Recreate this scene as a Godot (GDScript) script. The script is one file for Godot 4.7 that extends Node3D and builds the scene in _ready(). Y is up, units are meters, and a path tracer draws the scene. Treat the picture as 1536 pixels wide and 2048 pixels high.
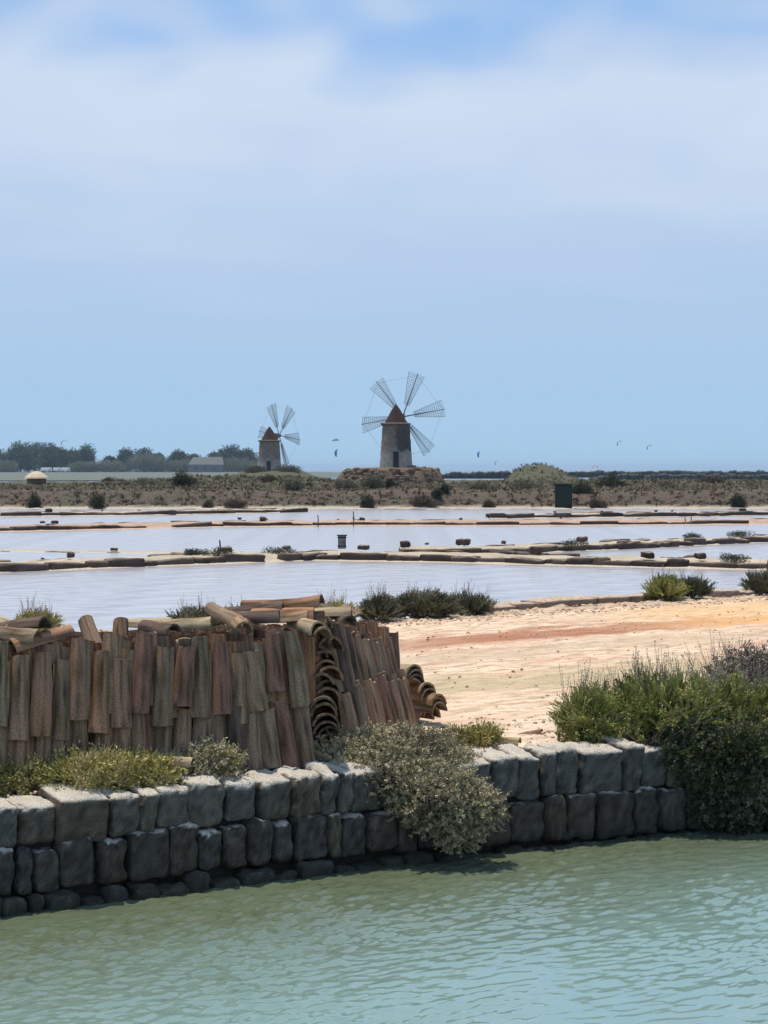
extends Node3D
# A salt works: a canal with a dry stone edge, a stack of old roof tiles, a dirt road, salt pans and two windmills.
# y is up, metres. The canal's water is y = 0. The camera stands at the origin, 2.5 m above the water, and looks along -z.

const EYE := 2.5
const FOCAL := 4000.0          # in units of the survey grid below (a 1536 x 2048 grid)
const PITCH := 0.021           # the camera looks down a little
const GROUND := 0.61
const PAN := 0.35

var rng := RandomNumberGenerator.new()
var nz := FastNoiseLite.new()
var nf := FastNoiseLite.new()
var taken := {}
var M := {}

# ---------------------------------------------------------------- mesh building
class Mb:
	var v := PackedVector3Array()
	var c := PackedColorArray()
	var t := PackedVector2Array()
	var ix := PackedInt32Array()
	func add(p: Vector3, col := Color(1, 1, 1), uv := Vector2.ZERO) -> int:
		v.append(p); c.append(col); t.append(uv)
		return v.size() - 1
	func tri(a: int, b: int, d: int) -> void:
		ix.append(a); ix.append(b); ix.append(d)
	func quad(a: int, b: int, d: int, e: int) -> void:
		tri(a, b, d); tri(a, d, e)
	func close_from(at: int) -> void:          # turn the shell made since index `at` right side out
		var vol := 0.0
		for k in range(at, ix.size(), 3):
			vol += v[ix[k]].dot(v[ix[k + 1]].cross(v[ix[k + 2]]))
		if vol > 0.0:
			flip_from(at)
	func flip_from(at: int) -> void:
		for k in range(at, ix.size(), 3):
			var s := ix[k + 1]
			ix[k + 1] = ix[k + 2]
			ix[k + 2] = s
	func up_from(at: int) -> void:             # turn a sheet to face up
		var y := 0.0
		for k in range(at, ix.size(), 3):
			y += (v[ix[k + 2]] - v[ix[k]]).cross(v[ix[k + 1]] - v[ix[k]]).y
		if y < 0.0:
			flip_from(at)
	func mesh(m: Material, smooth := true) -> ArrayMesh:
		if not smooth:
			var v2 := PackedVector3Array(); var c2 := PackedColorArray(); var t2 := PackedVector2Array(); var i2 := PackedInt32Array()
			for k in ix:
				i2.append(v2.size()); v2.append(v[k]); c2.append(c[k]); t2.append(t[k])
			v = v2; c = c2; t = t2; ix = i2
		var n := PackedVector3Array()
		n.resize(v.size())
		for k in range(0, ix.size(), 3):
			var f := (v[ix[k + 2]] - v[ix[k]]).cross(v[ix[k + 1]] - v[ix[k]])
			for j in 3:
				n[ix[k + j]] += f
		for k in n.size():
			n[k] = n[k].normalized() if n[k].length_squared() > 1e-20 else Vector3.UP
		var a := []
		a.resize(Mesh.ARRAY_MAX)
		a[Mesh.ARRAY_VERTEX] = v; a[Mesh.ARRAY_NORMAL] = n; a[Mesh.ARRAY_COLOR] = c; a[Mesh.ARRAY_TEX_UV] = t; a[Mesh.ARRAY_INDEX] = ix
		var r := ArrayMesh.new()
		r.add_surface_from_arrays(Mesh.PRIMITIVE_TRIANGLES, a)
		r.surface_set_material(0, m)
		return r

func rr(a: float, b: float) -> float:
	return rng.randf_range(a, b)

func block(mb: Mb, size: Vector3, r: float, n: int, rough: float, tint: Callable, xf := Transform3D()) -> void:
	# a block with worn, rounded edges and an uneven surface
	var start := mb.ix.size()
	var ids := {}
	var off := Vector3(rr(0, 90), rr(0, 90), rr(0, 90))
	var half := size * 0.5
	var inner := half - Vector3.ONE * minf(r, minf(half.x, minf(half.y, half.z)) * 0.98)
	for f in 6:
		var ax := f >> 1
		var sg := 1.0 if f & 1 else -1.0
		for i in n:
			for j in n:
				var q := []
				for o in [[0, 0], [1, 0], [1, 1], [0, 1]]:
					var a: float = -1.0 + 2.0 * (i + o[0]) / n
					var b: float = -1.0 + 2.0 * (j + o[1]) / n
					a = sin(a * PI / 2.0) * 0.35 + a * 0.65
					b = sin(b * PI / 2.0) * 0.35 + b * 0.65
					var u := Vector3()
					u[ax] = sg; u[(ax + 1) % 3] = a; u[(ax + 2) % 3] = b
					var key := Vector3i((u * 1000.0).round())
					if not ids.has(key):
						var p := u * half
						var k := p.clamp(-inner, inner)
						var d := (p - k)
						var nn := d.normalized() if d.length() > 1e-6 else u.normalized()
						p = k + nn * (half.x - inner.x)
						p += nn * rough * (nz.get_noise_3dv(p * 7.0 + off) * 1.3 + 0.6 * nz.get_noise_3dv(p * 22.0 + off))
						ids[key] = mb.add(xf * p, tint.call(p, nn, off))
					q.append(ids[key])
				mb.quad(q[0], q[1], q[2], q[3])
		# each face is turned by the whole shell's volume below; faces of opposite sign need opposite winding
		if sg < 0.0:
			mb.flip_from(mb.ix.size() - n * n * 6)
	mb.close_from(start)

func plain_tint(_p: Vector3, _n: Vector3, _o: Vector3) -> Color:
	return Color(1, 1, 1)

func box(mb: Mb, xf: Transform3D, size: Vector3, col := Color(1, 1, 1)) -> void:
	var s := mb.ix.size()
	var h := size * 0.5
	var k := []
	for f in [[0, 1], [0, -1], [1, 1], [1, -1], [2, 1], [2, -1]]:
		k.clear()
		for o in [[-1, -1], [1, -1], [1, 1], [-1, 1]]:
			var u := Vector3()
			u[f[0]] = f[1]; u[(f[0] + 1) % 3] = o[0]; u[(f[0] + 2) % 3] = o[1]
			k.append(mb.add(xf * (u * h), col))
		if f[1] > 0: mb.quad(k[0], k[1], k[2], k[3])
		else: mb.quad(k[3], k[2], k[1], k[0])
	mb.close_from(s)

func bar(mb: Mb, a: Vector3, b: Vector3, w: float, col := Color(1, 1, 1)) -> void:
	var y := (b - a).normalized()
	var x := y.cross(Vector3(0.31, 0.2, 0.93)).normalized()
	box(mb, Transform3D(Basis(x, y, x.cross(y)), (a + b) * 0.5), Vector3(w, a.distance_to(b), w), col)

func tube(mb: Mb, pts: Array, r0: float, r1: float, sides := 6, col := Color(1, 1, 1)) -> void:
	var s := mb.ix.size()
	var rings := []
	for i in pts.size():
		var d: Vector3 = (pts[mini(i + 1, pts.size() - 1)] - pts[maxi(i - 1, 0)]).normalized()
		var x := d.cross(Vector3(0.21, 0.13, 0.97)).normalized()
		var y := d.cross(x)
		var r := lerpf(r0, r1, float(i) / maxf(1.0, pts.size() - 1))
		var ring := []
		for k in sides:
			var a := TAU * k / sides
			ring.append(mb.add(pts[i] + (x * cos(a) + y * sin(a)) * r, col))
		rings.append(ring)
	for i in rings.size() - 1:
		for k in sides:
			mb.quad(rings[i][k], rings[i][(k + 1) % sides], rings[i + 1][(k + 1) % sides], rings[i + 1][k])
	var e0 := mb.add(pts[0], col)
	var e1 := mb.add(pts[-1], col)
	for k in sides:
		mb.tri(e0, rings[0][(k + 1) % sides], rings[0][k])
		mb.tri(e1, rings[-1][k], rings[-1][(k + 1) % sides])
	mb.close_from(s)

func lathe(mb: Mb, prof: Array, segs: int, tint: Callable, rough := 0.0) -> void:
	var s := mb.ix.size()
	var rings := []
	for p in prof:
		var ring := []
		for k in segs:
			var a := TAU * k / segs
			var q := Vector3(cos(a) * p.x, p.y, sin(a) * p.x)
			q += Vector3(cos(a), 0, sin(a)) * rough * nz.get_noise_3dv(q * 1.7)
			ring.append(mb.add(q, tint.call(q, Vector3(cos(a), 0, sin(a)), Vector3.ZERO)))
		rings.append(ring)
	for i in rings.size() - 1:
		for k in segs:
			mb.quad(rings[i][k], rings[i][(k + 1) % segs], rings[i + 1][(k + 1) % segs], rings[i + 1][k])
	for e in [0, rings.size() - 1]:
		var m := mb.add(Vector3(0, prof[e].y, 0), mb.c[rings[e][0]])
		for k in segs:
			if e == 0: mb.tri(m, rings[e][(k + 1) % segs], rings[e][k])
			else: mb.tri(m, rings[e][k], rings[e][(k + 1) % segs])
	mb.close_from(s)

# ---------------------------------------------------------------- scene bookkeeping
func numbered(called: String) -> String:
	if not taken.has(called):
		taken[called] = 0
		return called
	taken[called] += 1
	return "%s_%03d" % [called, taken[called]]

func tag(o: Node, label: String, category: String, group := "", kind := "") -> Node:
	if label: o.set_meta("label", label)
	if category: o.set_meta("category", category)
	if group: o.set_meta("group", group)
	if kind: o.set_meta("kind", kind)
	return o

func thing(called: String, label: String, category: String, xf := Transform3D(), group := "") -> Node3D:
	var o := Node3D.new()
	o.name = numbered(called)
	add_child(o)
	o.transform = xf
	tag(o, label, category, group)
	return o

func part(called: String, mesh: Mesh, parent: Node, xf := Transform3D(), m: Material = null) -> MeshInstance3D:
	var o := MeshInstance3D.new()
	var n := 0
	for ch in parent.get_children():
		if String(ch.name).begins_with(called): n += 1
	o.name = called if n == 0 else "%s_%03d" % [called, n]
	o.mesh = mesh
	o.transform = xf
	if m: o.material_override = m
	parent.add_child(o, true)
	return o

func many(called: String, mesh: Mesh, at: Array, cols: Array, parent: Node, stuff := true) -> MultiMeshInstance3D:
	var mm := MultiMesh.new()
	mm.transform_format = MultiMesh.TRANSFORM_3D
	mm.use_colors = true
	mm.mesh = mesh
	mm.instance_count = at.size()
	for i in at.size():
		mm.set_instance_transform(i, at[i])
		mm.set_instance_color(i, cols[i])
	var o := MultiMeshInstance3D.new()
	o.name = called
	o.multimesh = mm
	parent.add_child(o, true)
	if stuff: o.set_meta("kind", "stuff")
	return o

func structure(called: String, mesh: Mesh, label: String, category := "") -> MeshInstance3D:
	var o := MeshInstance3D.new()
	o.name = numbered(called)
	o.mesh = mesh
	add_child(o)
	return tag(o, label, category, "", "structure")

# ---------------------------------------------------------------- survey of the place
func ray(px: float, py: float) -> Vector3:
	var f := Vector3(0, -sin(PITCH), -cos(PITCH))
	var u := Vector3(0, cos(PITCH), -sin(PITCH))
	return f + Vector3.RIGHT * ((px - 768.0) / FOCAL) + u * ((1024.0 - py) / FOCAL)

func on(px: float, py: float, h: float) -> Vector3:      # the point at height h
	var d := ray(px, py)
	return Vector3(0, EYE, 0) + d * ((h - EYE) / d.y)

func far(px: float, py: float, depth: float) -> Vector3:  # the point at that depth
	var d := ray(px, py)
	return Vector3(0, EYE, 0) + d * (depth / -d.z)

const WALL := [[-9.0, -6.8], [-5.0, -9.4], [-2.15, -11.2], [0.0, -12.58], [2.7, -14.08], [6.0, -15.9], [12.0, -19.2]]
const EDGE := [[-9.0, -20.6], [-4.4, -23.0], [-0.17, -24.9], [2.0, -27.2], [5.86, -30.5], [12.0, -36.0]]

func along(line: Array, x: float) -> float:
	for i in line.size() - 1:
		if x <= line[i + 1][0] or i == line.size() - 2:
			var a: float = (x - line[i][0]) / (line[i + 1][0] - line[i][0])
			return lerpf(line[i][1], line[i + 1][1], a)
	return line[-1][1]

func ground_at(x: float, z: float) -> float:
	return GROUND + 0.018 * nz.get_noise_2d(x * 1.6, z * 1.6) + 0.012 * nz.get_noise_2d(x * 5.0, z * 6.0) + 0.014 * nf.get_noise_2d(x * 0.8 + z * 0.5, (z + 0.6 * x) * 2.6)

func bank_at(x: float, d: float) -> float:               # the land beyond the pans, d metres ahead
	var h := 0.34
	var n1 := nz.get_noise_2d(x * 0.09, d * 0.05 + 40.0)
	var n2 := nz.get_noise_2d(x * 0.35, d * 0.3)
	var foot := 112.5 + 0.8 * nz.get_noise_2d(x * 0.12, 3.0)
	var top := 1.5 + 0.22 * n1 + 0.12 * n2
	top -= 0.28 * smoothstep(-14.0, -22.0, x)
	top -= 0.30 * exp(-pow((x - 1.0) / 7.0, 2.0))
	h += (0.95 + 0.16 * n2) * smoothstep(foot, foot + 2.6, d)
	h += (top - 1.29) * smoothstep(foot + 2.0, foot + 26.0, d)
	h -= 1.0 * smoothstep(150.0, 185.0, d)
	h += 1.75 * exp(-pow((x - 12.7) / 2.6, 2.0) - pow((d - 163.0) / 6.0, 2.0)) + 0.35 * exp(-pow((x - 10.9) / 1.0, 2.0) - pow((d - 163.0) / 5.0, 2.0))
	h += 0.45 * exp(-pow((x + 8.0) / 9.0, 2.0) - pow((d - 140.0) / 12.0, 2.0))
	h += 2.05 * smoothstep(11.0, 4.2, Vector2(x + 20.4, (d - 365.0) * 0.55).length())
	h -= 1.2 * smoothstep(385.0, 430.0, d)
	return h

# ---------------------------------------------------------------- textures and materials
func noise_tex(freq: float, seed_: int, size: int, normal := 0.0, ramp: Array = [], oct := 5) -> NoiseTexture2D:
	var n := FastNoiseLite.new()
	n.seed = seed_
	n.frequency = freq
	n.fractal_octaves = oct
	var t := NoiseTexture2D.new()
	t.width = size; t.height = size
	t.seamless = true
	t.noise = n
	if normal > 0.0:
		t.as_normal_map = true
		t.bump_strength = normal
	if ramp.size():
		var g := Gradient.new()
		g.offsets = PackedFloat32Array([0.2, 0.5, 0.8])
		g.colors = PackedColorArray(ramp)
		t.color_ramp = g
	return t

func mat(called: String, col: Color, rough := 0.9, vc := true) -> StandardMaterial3D:
	var m := StandardMaterial3D.new()
	m.resource_name = called
	m.albedo_color = col.linear_to_srgb()
	m.roughness = rough
	m.metallic_specular = 0.3
	m.vertex_color_use_as_albedo = vc
	M[called] = m
	return m

func grain(m: StandardMaterial3D, albedo: Texture2D, normal: Texture2D, scale: float, strength := 1.0) -> StandardMaterial3D:
	m.uv1_triplanar = true
	m.uv1_scale = Vector3.ONE * scale
	if albedo: m.albedo_texture = albedo
	if normal:
		m.normal_enabled = true
		m.normal_texture = normal
		m.normal_scale = strength
	return m

func g(v: float) -> Color:
	return Color(v, v, v)

func make_materials() -> void:
	var speck := noise_tex(0.03, 5, 512, 0.0, [g(0.62).linear_to_srgb(), g(0.85).linear_to_srgb(), g(1.0).linear_to_srgb()])
	var blotch := noise_tex(0.012, 9, 512, 0.0, [Color(0.5, 0.53, 0.5).linear_to_srgb(), Color(0.85, 0.83, 0.8).linear_to_srgb(), Color(1.0, 0.97, 0.92).linear_to_srgb()])
	var bumpy := noise_tex(0.04, 12, 512, 6.0)
	var fine := noise_tex(0.09, 13, 512, 5.0)
	M.fine = fine
	var lichen := noise_tex(0.05, 17, 512, 0.0, [g(0.42).linear_to_srgb(), g(0.80).linear_to_srgb(), g(1.0).linear_to_srgb()])
	grain(mat("wall_stone", g(1.0), 0.95), lichen, bumpy, 3.5, 1.7)
	grain(mat("far_stone", g(1.0), 0.95), speck, bumpy, 0.9, 0.8)
	grain(mat("dark_soil", Color(0.05, 0.045, 0.04), 1.0), speck, bumpy, 1.3, 0.8)
	grain(mat("soil", Color(0.3, 0.25, 0.19), 0.98), speck, bumpy, 1.3, 0.8)
	grain(mat("sand", Color(0.55, 0.47, 0.36), 0.98), speck, bumpy, 0.8, 0.6)
	grain(mat("bank_soil", g(1.0), 1.0), speck, bumpy, 0.4, 0.8)
	grain(mat("tower", g(1.0), 0.95), speck, bumpy, 0.35, 0.7)
	grain(mat("dark_wood", Color(0.035, 0.035, 0.04), 0.85), speck, fine, 1.0, 0.5)
	grain(mat("pole_wood", Color(0.1, 0.08, 0.06), 0.9), speck, null, 2.0)
	grain(mat("cabinet", Color(0.02, 0.035, 0.03), 0.7), speck, null, 0.8)
	mat("sail", Color(0.17, 0.17, 0.18), 0.8)
	mat("white_hull", Color(0.8, 0.8, 0.8), 0.5)
	mat("dark_glass", Color(0.03, 0.04, 0.05), 0.2)
	mat("pale_roof", Color(0.5, 0.42, 0.3), 0.9)
	mat("grey_wall", Color(0.16, 0.165, 0.155), 0.9)
	mat("grey_roof", Color(0.13, 0.135, 0.13), 0.9)
	mat("kite_blue", Color(0.05, 0.14, 0.38), 0.7)
	mat("kite_grey", Color(0.14, 0.2, 0.28), 0.7)
	mat("kite_cyan", Color(0.12, 0.4, 0.6), 0.7)
	mat("kite_red", Color(0.5, 0.2, 0.2), 0.7)
	mat("plastic", Color(0.75, 0.75, 0.72), 0.6)
	mat("twig", Color(0.13, 0.1, 0.075), 0.95)
	var lf := mat("leaf", g(1.0), 0.75)
	lf.backlight = g(0.22)
	lf.metallic_specular = 0.25
	var gr := mat("straw", g(1.0), 0.9)
	gr.backlight = g(0.2)
	mat("pebble", g(1.0), 0.95)
	# terracotta in several ages: weathered grey-green, brown, red, orange, pale, black with lichen
	var tones := [Color(0.44, 0.285, 0.175), Color(0.38, 0.235, 0.155), Color(0.33, 0.18, 0.13), Color(0.43, 0.25, 0.155), Color(0.38, 0.275, 0.18), Color(0.19, 0.135, 0.105), Color(0.32, 0.22, 0.145), Color(0.50, 0.28, 0.17), Color(0.55, 0.43, 0.28)]
	for i in tones.size():
		grain(mat("tile%d" % i, tones[i], 0.93), lichen, fine, 3.1, 0.9)

# ---------------------------------------------------------------- sky
func make_sky() -> Sky:
	var w := 2048
	var h := 1024
	var im := Image.create(w, h, false, Image.FORMAT_RGBF)
	var n := FastNoiseLite.new()
	n.seed = 21; n.frequency = 1.0; n.fractal_octaves = 5
	var n2 := FastNoiseLite.new()
	n2.seed = 33; n2.frequency = 1.0; n2.fractal_octaves = 3
	var data := PackedFloat32Array()
	data.resize(w * h * 3)
	var ks := [0.0, 2.5, 5.0, 7.5, 9.2, 10.6, 12.0, 14.0, 30.0, 90.0]
	var cs := [Color(0.405, 0.62, 0.83), Color(0.41, 0.60, 0.83), Color(0.44, 0.60, 0.83), Color(0.50, 0.64, 0.85), Color(0.575, 0.69, 0.88), Color(0.605, 0.725, 0.90), Color(0.50, 0.635, 0.86), Color(0.40, 0.575, 0.84), Color(0.36, 0.52, 0.80), Color(0.22, 0.36, 0.66)]
	for y in h:
		var el := 90.0 - 180.0 * (y + 0.5) / h
		var e := maxf(el, 0.0)
		var ce := cos(deg_to_rad(el))
		var se := sin(deg_to_rad(el))
		for x in w:
			var k := (y * w + x) * 3
			if el < -1.0:
				data[k] = 0.40; data[k + 1] = 0.50; data[k + 2] = 0.60
				continue
			var az := TAU * (x + 0.5) / w
			var d := Vector3(sin(az) * ce, se, -cos(az) * ce)
			# streaks of thin cloud: long across, short upwards
			var q := n.get_noise_3d(d.x * 4.5, d.y * 26.0 + d.x * 2.0, d.z * 4.5)
			var q2 := n2.get_noise_3d(d.x * 9.0 + 5.0, d.y * 14.0 - d.x * 3.0, d.z * 9.0)
			var ee := clampf(e + 1.6 * q2 * smoothstep(5.0, 10.0, e) * (1.0 - smoothstep(30.0, 60.0, e)), 0.0, 90.0)
			var i := 0
			while i < ks.size() - 2 and ee > ks[i + 1]: i += 1
			var c: Color = cs[i].lerp(cs[i + 1], smoothstep(0.0, 1.0, (ee - ks[i]) / (ks[i + 1] - ks[i])))
			var veil := clampf(0.14 + 0.8 * q, 0.0, 1.0) * smoothstep(3.0, 8.0, e)
			c = c.lerp(Color(0.65, 0.75, 0.895), veil * 0.8)
			# gaps of clearer blue high up
			var gap := smoothstep(0.02, 0.42, n2.get_noise_3d(d.x * 5.0 - 2.1, d.y * 9.0 + 1.3, d.z * 5.0 + 0.4)) * smoothstep(10.5, 13.0, e + 2.0 * q)
			var da := fposmod(rad_to_deg(az) + 180.0, 360.0) - 180.0
			gap = maxf(gap, exp(-pow((da - 4.4 - 0.9 * (e - 12.6)) / 3.0, 2.0)) * smoothstep(11.6, 13.4, e + 1.5 * q + 1.2 * q2) * (1.0 - smoothstep(17.0, 24.0, e)))
			gap = maxf(gap, 0.7 * exp(-pow((da + 10.5) / 1.6, 2.0)) * smoothstep(11.9, 13.3, e + 1.5 * q + 1.2 * q2) * (1.0 - smoothstep(16.0, 22.0, e)))
			c = c.lerp(Color(0.28, 0.50, 0.86), gap * 0.85)
			data[k] = c.r; data[k + 1] = c.g; data[k + 2] = c.b
	im.set_data(w, h, false, Image.FORMAT_RGBF, data.to_byte_array())
	var pm := PanoramaSkyMaterial.new()
	pm.panorama = ImageTexture.create_from_image(im)
	var s := Sky.new()
	s.sky_material = pm
	return s

# ---------------------------------------------------------------- roof tiles
var tile_mesh: Array = []

func make_tile_meshes() -> void:
	for k in 9:
		var mb := Mb.new()
		var L := rr(0.44, 0.50) if k < 6 else rr(0.33, 0.42)
		var segs := 12
		var rows := 5
		var seed_off := Vector3(k * 13.7, 0, 0)
		var bend := rr(-0.012, 0.012)
		var skins := []
		for skin in 2:
			var ids := []
			for j in rows + 1:
				var row := []
				var f := float(j) / rows
				var wv := lerpf(0.056, 0.076, f) - (0.013 if skin else 0.0)
				for i in segs + 1:
					var a := PI * (0.04 + 0.92 * i / segs)
					var p := Vector3(-cos(a) * wv, sin(a) * wv * 1.2, (f - 0.5) * L)
					p.y += bend * sin(f * PI)
					if j == 0 or j == rows:
						p.z += 0.012 * nz.get_noise_3dv(p * 9.0 + seed_off)
					p += Vector3(1, 1, 0) * 0.006 * nz.get_noise_3dv(p * 6.0 + seed_off)
					var st := nz.get_noise_3dv(p * 5.0 + seed_off * 2.0)
					var st2 := nz.get_noise_3dv(p * 16.0 + seed_off)
					var st3 := nz.get_noise_2d(a * 3.2 + k * 9.1 + (40.0 if skin else 0.0), f * 0.9)
					var col := Color(1, 1, 1).lerp(Color(0.66, 0.66, 0.58), smoothstep(0.0, 0.35, st)) * (0.95 + 0.28 * st2) * (1.0 + 1.15 * st3)
					row.append(mb.add(p, col))
				ids.append(row)
			skins.append(ids)
		var s := mb.ix.size()
		for j in rows:
			for i in segs:
				mb.quad(skins[0][j][i], skins[0][j][i + 1], skins[0][j + 1][i + 1], skins[0][j + 1][i])
				mb.quad(skins[1][j][i], skins[1][j + 1][i], skins[1][j + 1][i + 1], skins[1][j][i + 1])
		# rims, with corners of their own so that the edges stay crisp
		var rim := func(a, b, c2, d):
			var q := []
			for z in [a, b, c2, d]: q.append(mb.add(mb.v[z], mb.c[z] * 1.05))
			mb.quad(q[0], q[1], q[2], q[3])
		for j in rows:
			rim.call(skins[0][j][0], skins[0][j + 1][0], skins[1][j + 1][0], skins[1][j][0])
			rim.call(skins[0][j + 1][segs], skins[0][j][segs], skins[1][j][segs], skins[1][j + 1][segs])
		for i in segs:
			rim.call(skins[0][0][i + 1], skins[0][0][i], skins[1][0][i], skins[1][0][i + 1])
			rim.call(skins[0][rows][i], skins[0][rows][i + 1], skins[1][rows][i + 1], skins[1][rows][i])
		mb.close_from(s)
		tile_mesh.append(mb.mesh(M.tile0))

func any_tile() -> Mesh:
	return tile_mesh[rng.randi() % tile_mesh.size()]

func tile_tone(weights: Array) -> Material:
	var t := rng.randf()
	for i in weights.size():
		t -= weights[i]
		if t <= 0.0: return M["tile%d" % i]
	return M.tile0

func standing(foot: Vector3, out: Vector3, lean: float, roll: float, length := 0.47) -> Transform3D:
	# a tile on end: convex side towards `out`, its top leaning back by `lean`
	var y := out.normalized()
	var x := Vector3.UP.cross(y).normalized()
	var b := Basis(x, y, x.cross(y))
	b = Basis(x, -lean) * Basis(y, roll) * b
	return Transform3D(b, foot - b.z * (length * 0.5))

func lying(at: Vector3, yaw: float, pitch := 0.0, roll := 0.0) -> Transform3D:
	return Transform3D(Basis(Vector3.UP, yaw) * Basis(Vector3.RIGHT, pitch) * Basis(Vector3.BACK, roll), at)

func build_tile_stack() -> void:
	var s := thing("tile_stack", "long two-tier stack of old terracotta roof tiles standing on end", "tile stack")
	var corner := on(612, 1535, GROUND)
	var left := Vector3(-0.872, 0, 0.489)
	var out := Vector3(0.489, 0, 0.872)
	var front := [0.32, 0.24, 0.09, 0.07, 0.18, 0.05, 0.05]
	var n := 48
	for i in n:
		# lower tier
		var u := -0.03 + i * 0.064 + rr(-0.016, 0.016)
		var dip := 0.055 if i % 2 else 0.0
		var foot := corner + left * u - out * (0.02 + dip + rr(0, 0.03))
		foot.y = 0.575 + rr(-0.01, 0.015)
		part("roof_tile", any_tile(), s, standing(foot, out.rotated(Vector3.UP, rr(-0.35, 0.35) + (PI if rng.randf() < 0.12 else 0.0)), 0.06 + rr(-0.02, 0.02), lerpf(0.08, -0.05, smoothstep(0.0, 0.6, u)) + rr(-0.07, 0.07)), tile_tone(front))
		# upper tier
		u = i * 0.066 + rr(-0.022, 0.022)
		dip = 0.058 if i % 2 == 0 else 0.0
		foot = corner + left * u - out * (0.02 + dip + rr(0, 0.04))
		foot.y = 1.0 + rr(-0.10, 0.07) - 0.012 * u
		part("roof_tile", any_tile(), s, standing(foot, out.rotated(Vector3.UP, rr(-0.4, 0.4) + (PI if rng.randf() < 0.1 else 0.0)), 0.09 + rr(-0.03, 0.03), lerpf(0.11, -0.06, smoothstep(0.0, 0.6, u)) + rr(-0.085, 0.085)), tile_tone(front))
	# the end of the stack, towards the road
	var e0 := on(690, 1502, GROUND)
	var e1 := on(806, 1457, GROUND)
	var ed := (e1 - e0)
	var eout := Vector3(0.93, 0, 0.36).normalized()
	var endw := [0.22, 0.2, 0.18, 0.03, 0.2, 0.15, 0.02]
	for i in 19:
		var f := i / 18.0
		var o2 := eout.rotated(Vector3.UP, -0.15 + rr(-0.3, 0.3))
		var foot := e0 + ed * f + eout * rr(-0.02, 0.06)
		foot.y = 0.58
		part("roof_tile", any_tile(), s, standing(foot, o2, 0.13 + rr(-0.03, 0.05), 0.10 + rr(-0.03, 0.03)), tile_tone(endw))
		if i < 18:
			foot = e0 + ed * (f + 0.02) - eout * (0.07 + rr(-0.02, 0.03))
			foot.y = 1.0 + rr(-0.06, 0.02) - 0.2 * f
			part("roof_tile", any_tile(), s, standing(foot, o2.rotated(Vector3.UP, rr(-0.2, 0.2)), 0.14 + rr(-0.03, 0.03), 0.09 + rr(-0.04, 0.04)), tile_tone(endw))
	# one tile stands alone at the far end of the top
	var post := far(782, 1388, 14.75)
	part("roof_tile", tile_mesh[2], s, standing(post, Vector3(0.1, 0, 1), 0.02, 0.0), M.tile5)
	# the corner: tiles laid flat and nested, open ends towards the canal
	var cx := on(650, 1520, GROUND)
	for i in 18:
		var h := 0.62 + i * 0.048
		var at := cx + Vector3(rr(-0.015, 0.015) - 0.07 * i / 17.0, 0, -0.28 + rr(-0.03, 0.03) - 0.015 * i)
		at.y = h
		var wild := 0.06 if i < 9 else 0.25
		part("roof_tile", any_tile(), s, lying(at, 0.10 + rr(-wild, wild), rr(-0.03, 0.05), rr(-wild, wild)).scaled_local(Vector3(1.25, 1.15, 1.0)), tile_tone([0.35, 0.2, 0.05, 0.0, 0.3, 0.1]))
	# the tiles packed behind the faces
	var at := []
	var cols := []
	for j in range(1, 19):
		for i in 56:
			var u := -1.95 + i * 0.09 + rr(-0.02, 0.02)
			if u < 0.22 - 1.125 * (j * 0.085): continue
			var foot := corner + left * u - out * (0.05 + j * 0.085 + rr(-0.015, 0.015))
			for tier in 2:
				foot.y = (1.0 if tier else 0.58) + rr(-0.05, 0.02) - 0.004 * j
				at.append(standing(foot, out.rotated(Vector3.UP, rr(-0.3, 0.3)), 0.05 + rr(-0.03, 0.03), rr(-0.05, 0.05)))
				cols.append([Color(1, 1, 1), Color(0.8, 0.6, 0.55), Color(0.7, 0.7, 0.72), Color(1.2, 0.95, 0.8)][rng.randi() % 4])
	many("packed_tiles", tile_mesh[0], at, cols, s)

func loose(label: String, px: float, py: float, depth: float, yaw: float, pitch: float, roll: float, tone: int, variant := 0, group := "loose roof tiles on top of the stack", size := 0.84) -> void:
	var o := MeshInstance3D.new()
	o.name = numbered("roof_tile")
	o.mesh = tile_mesh[variant % tile_mesh.size()]
	o.material_override = M["tile%d" % tone]
	o.transform = lying(far(px, py, depth), yaw, pitch, roll).scaled_local(Vector3.ONE * size)
	add_child(o)
	tag(o, label, "roof tile", group)

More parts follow.
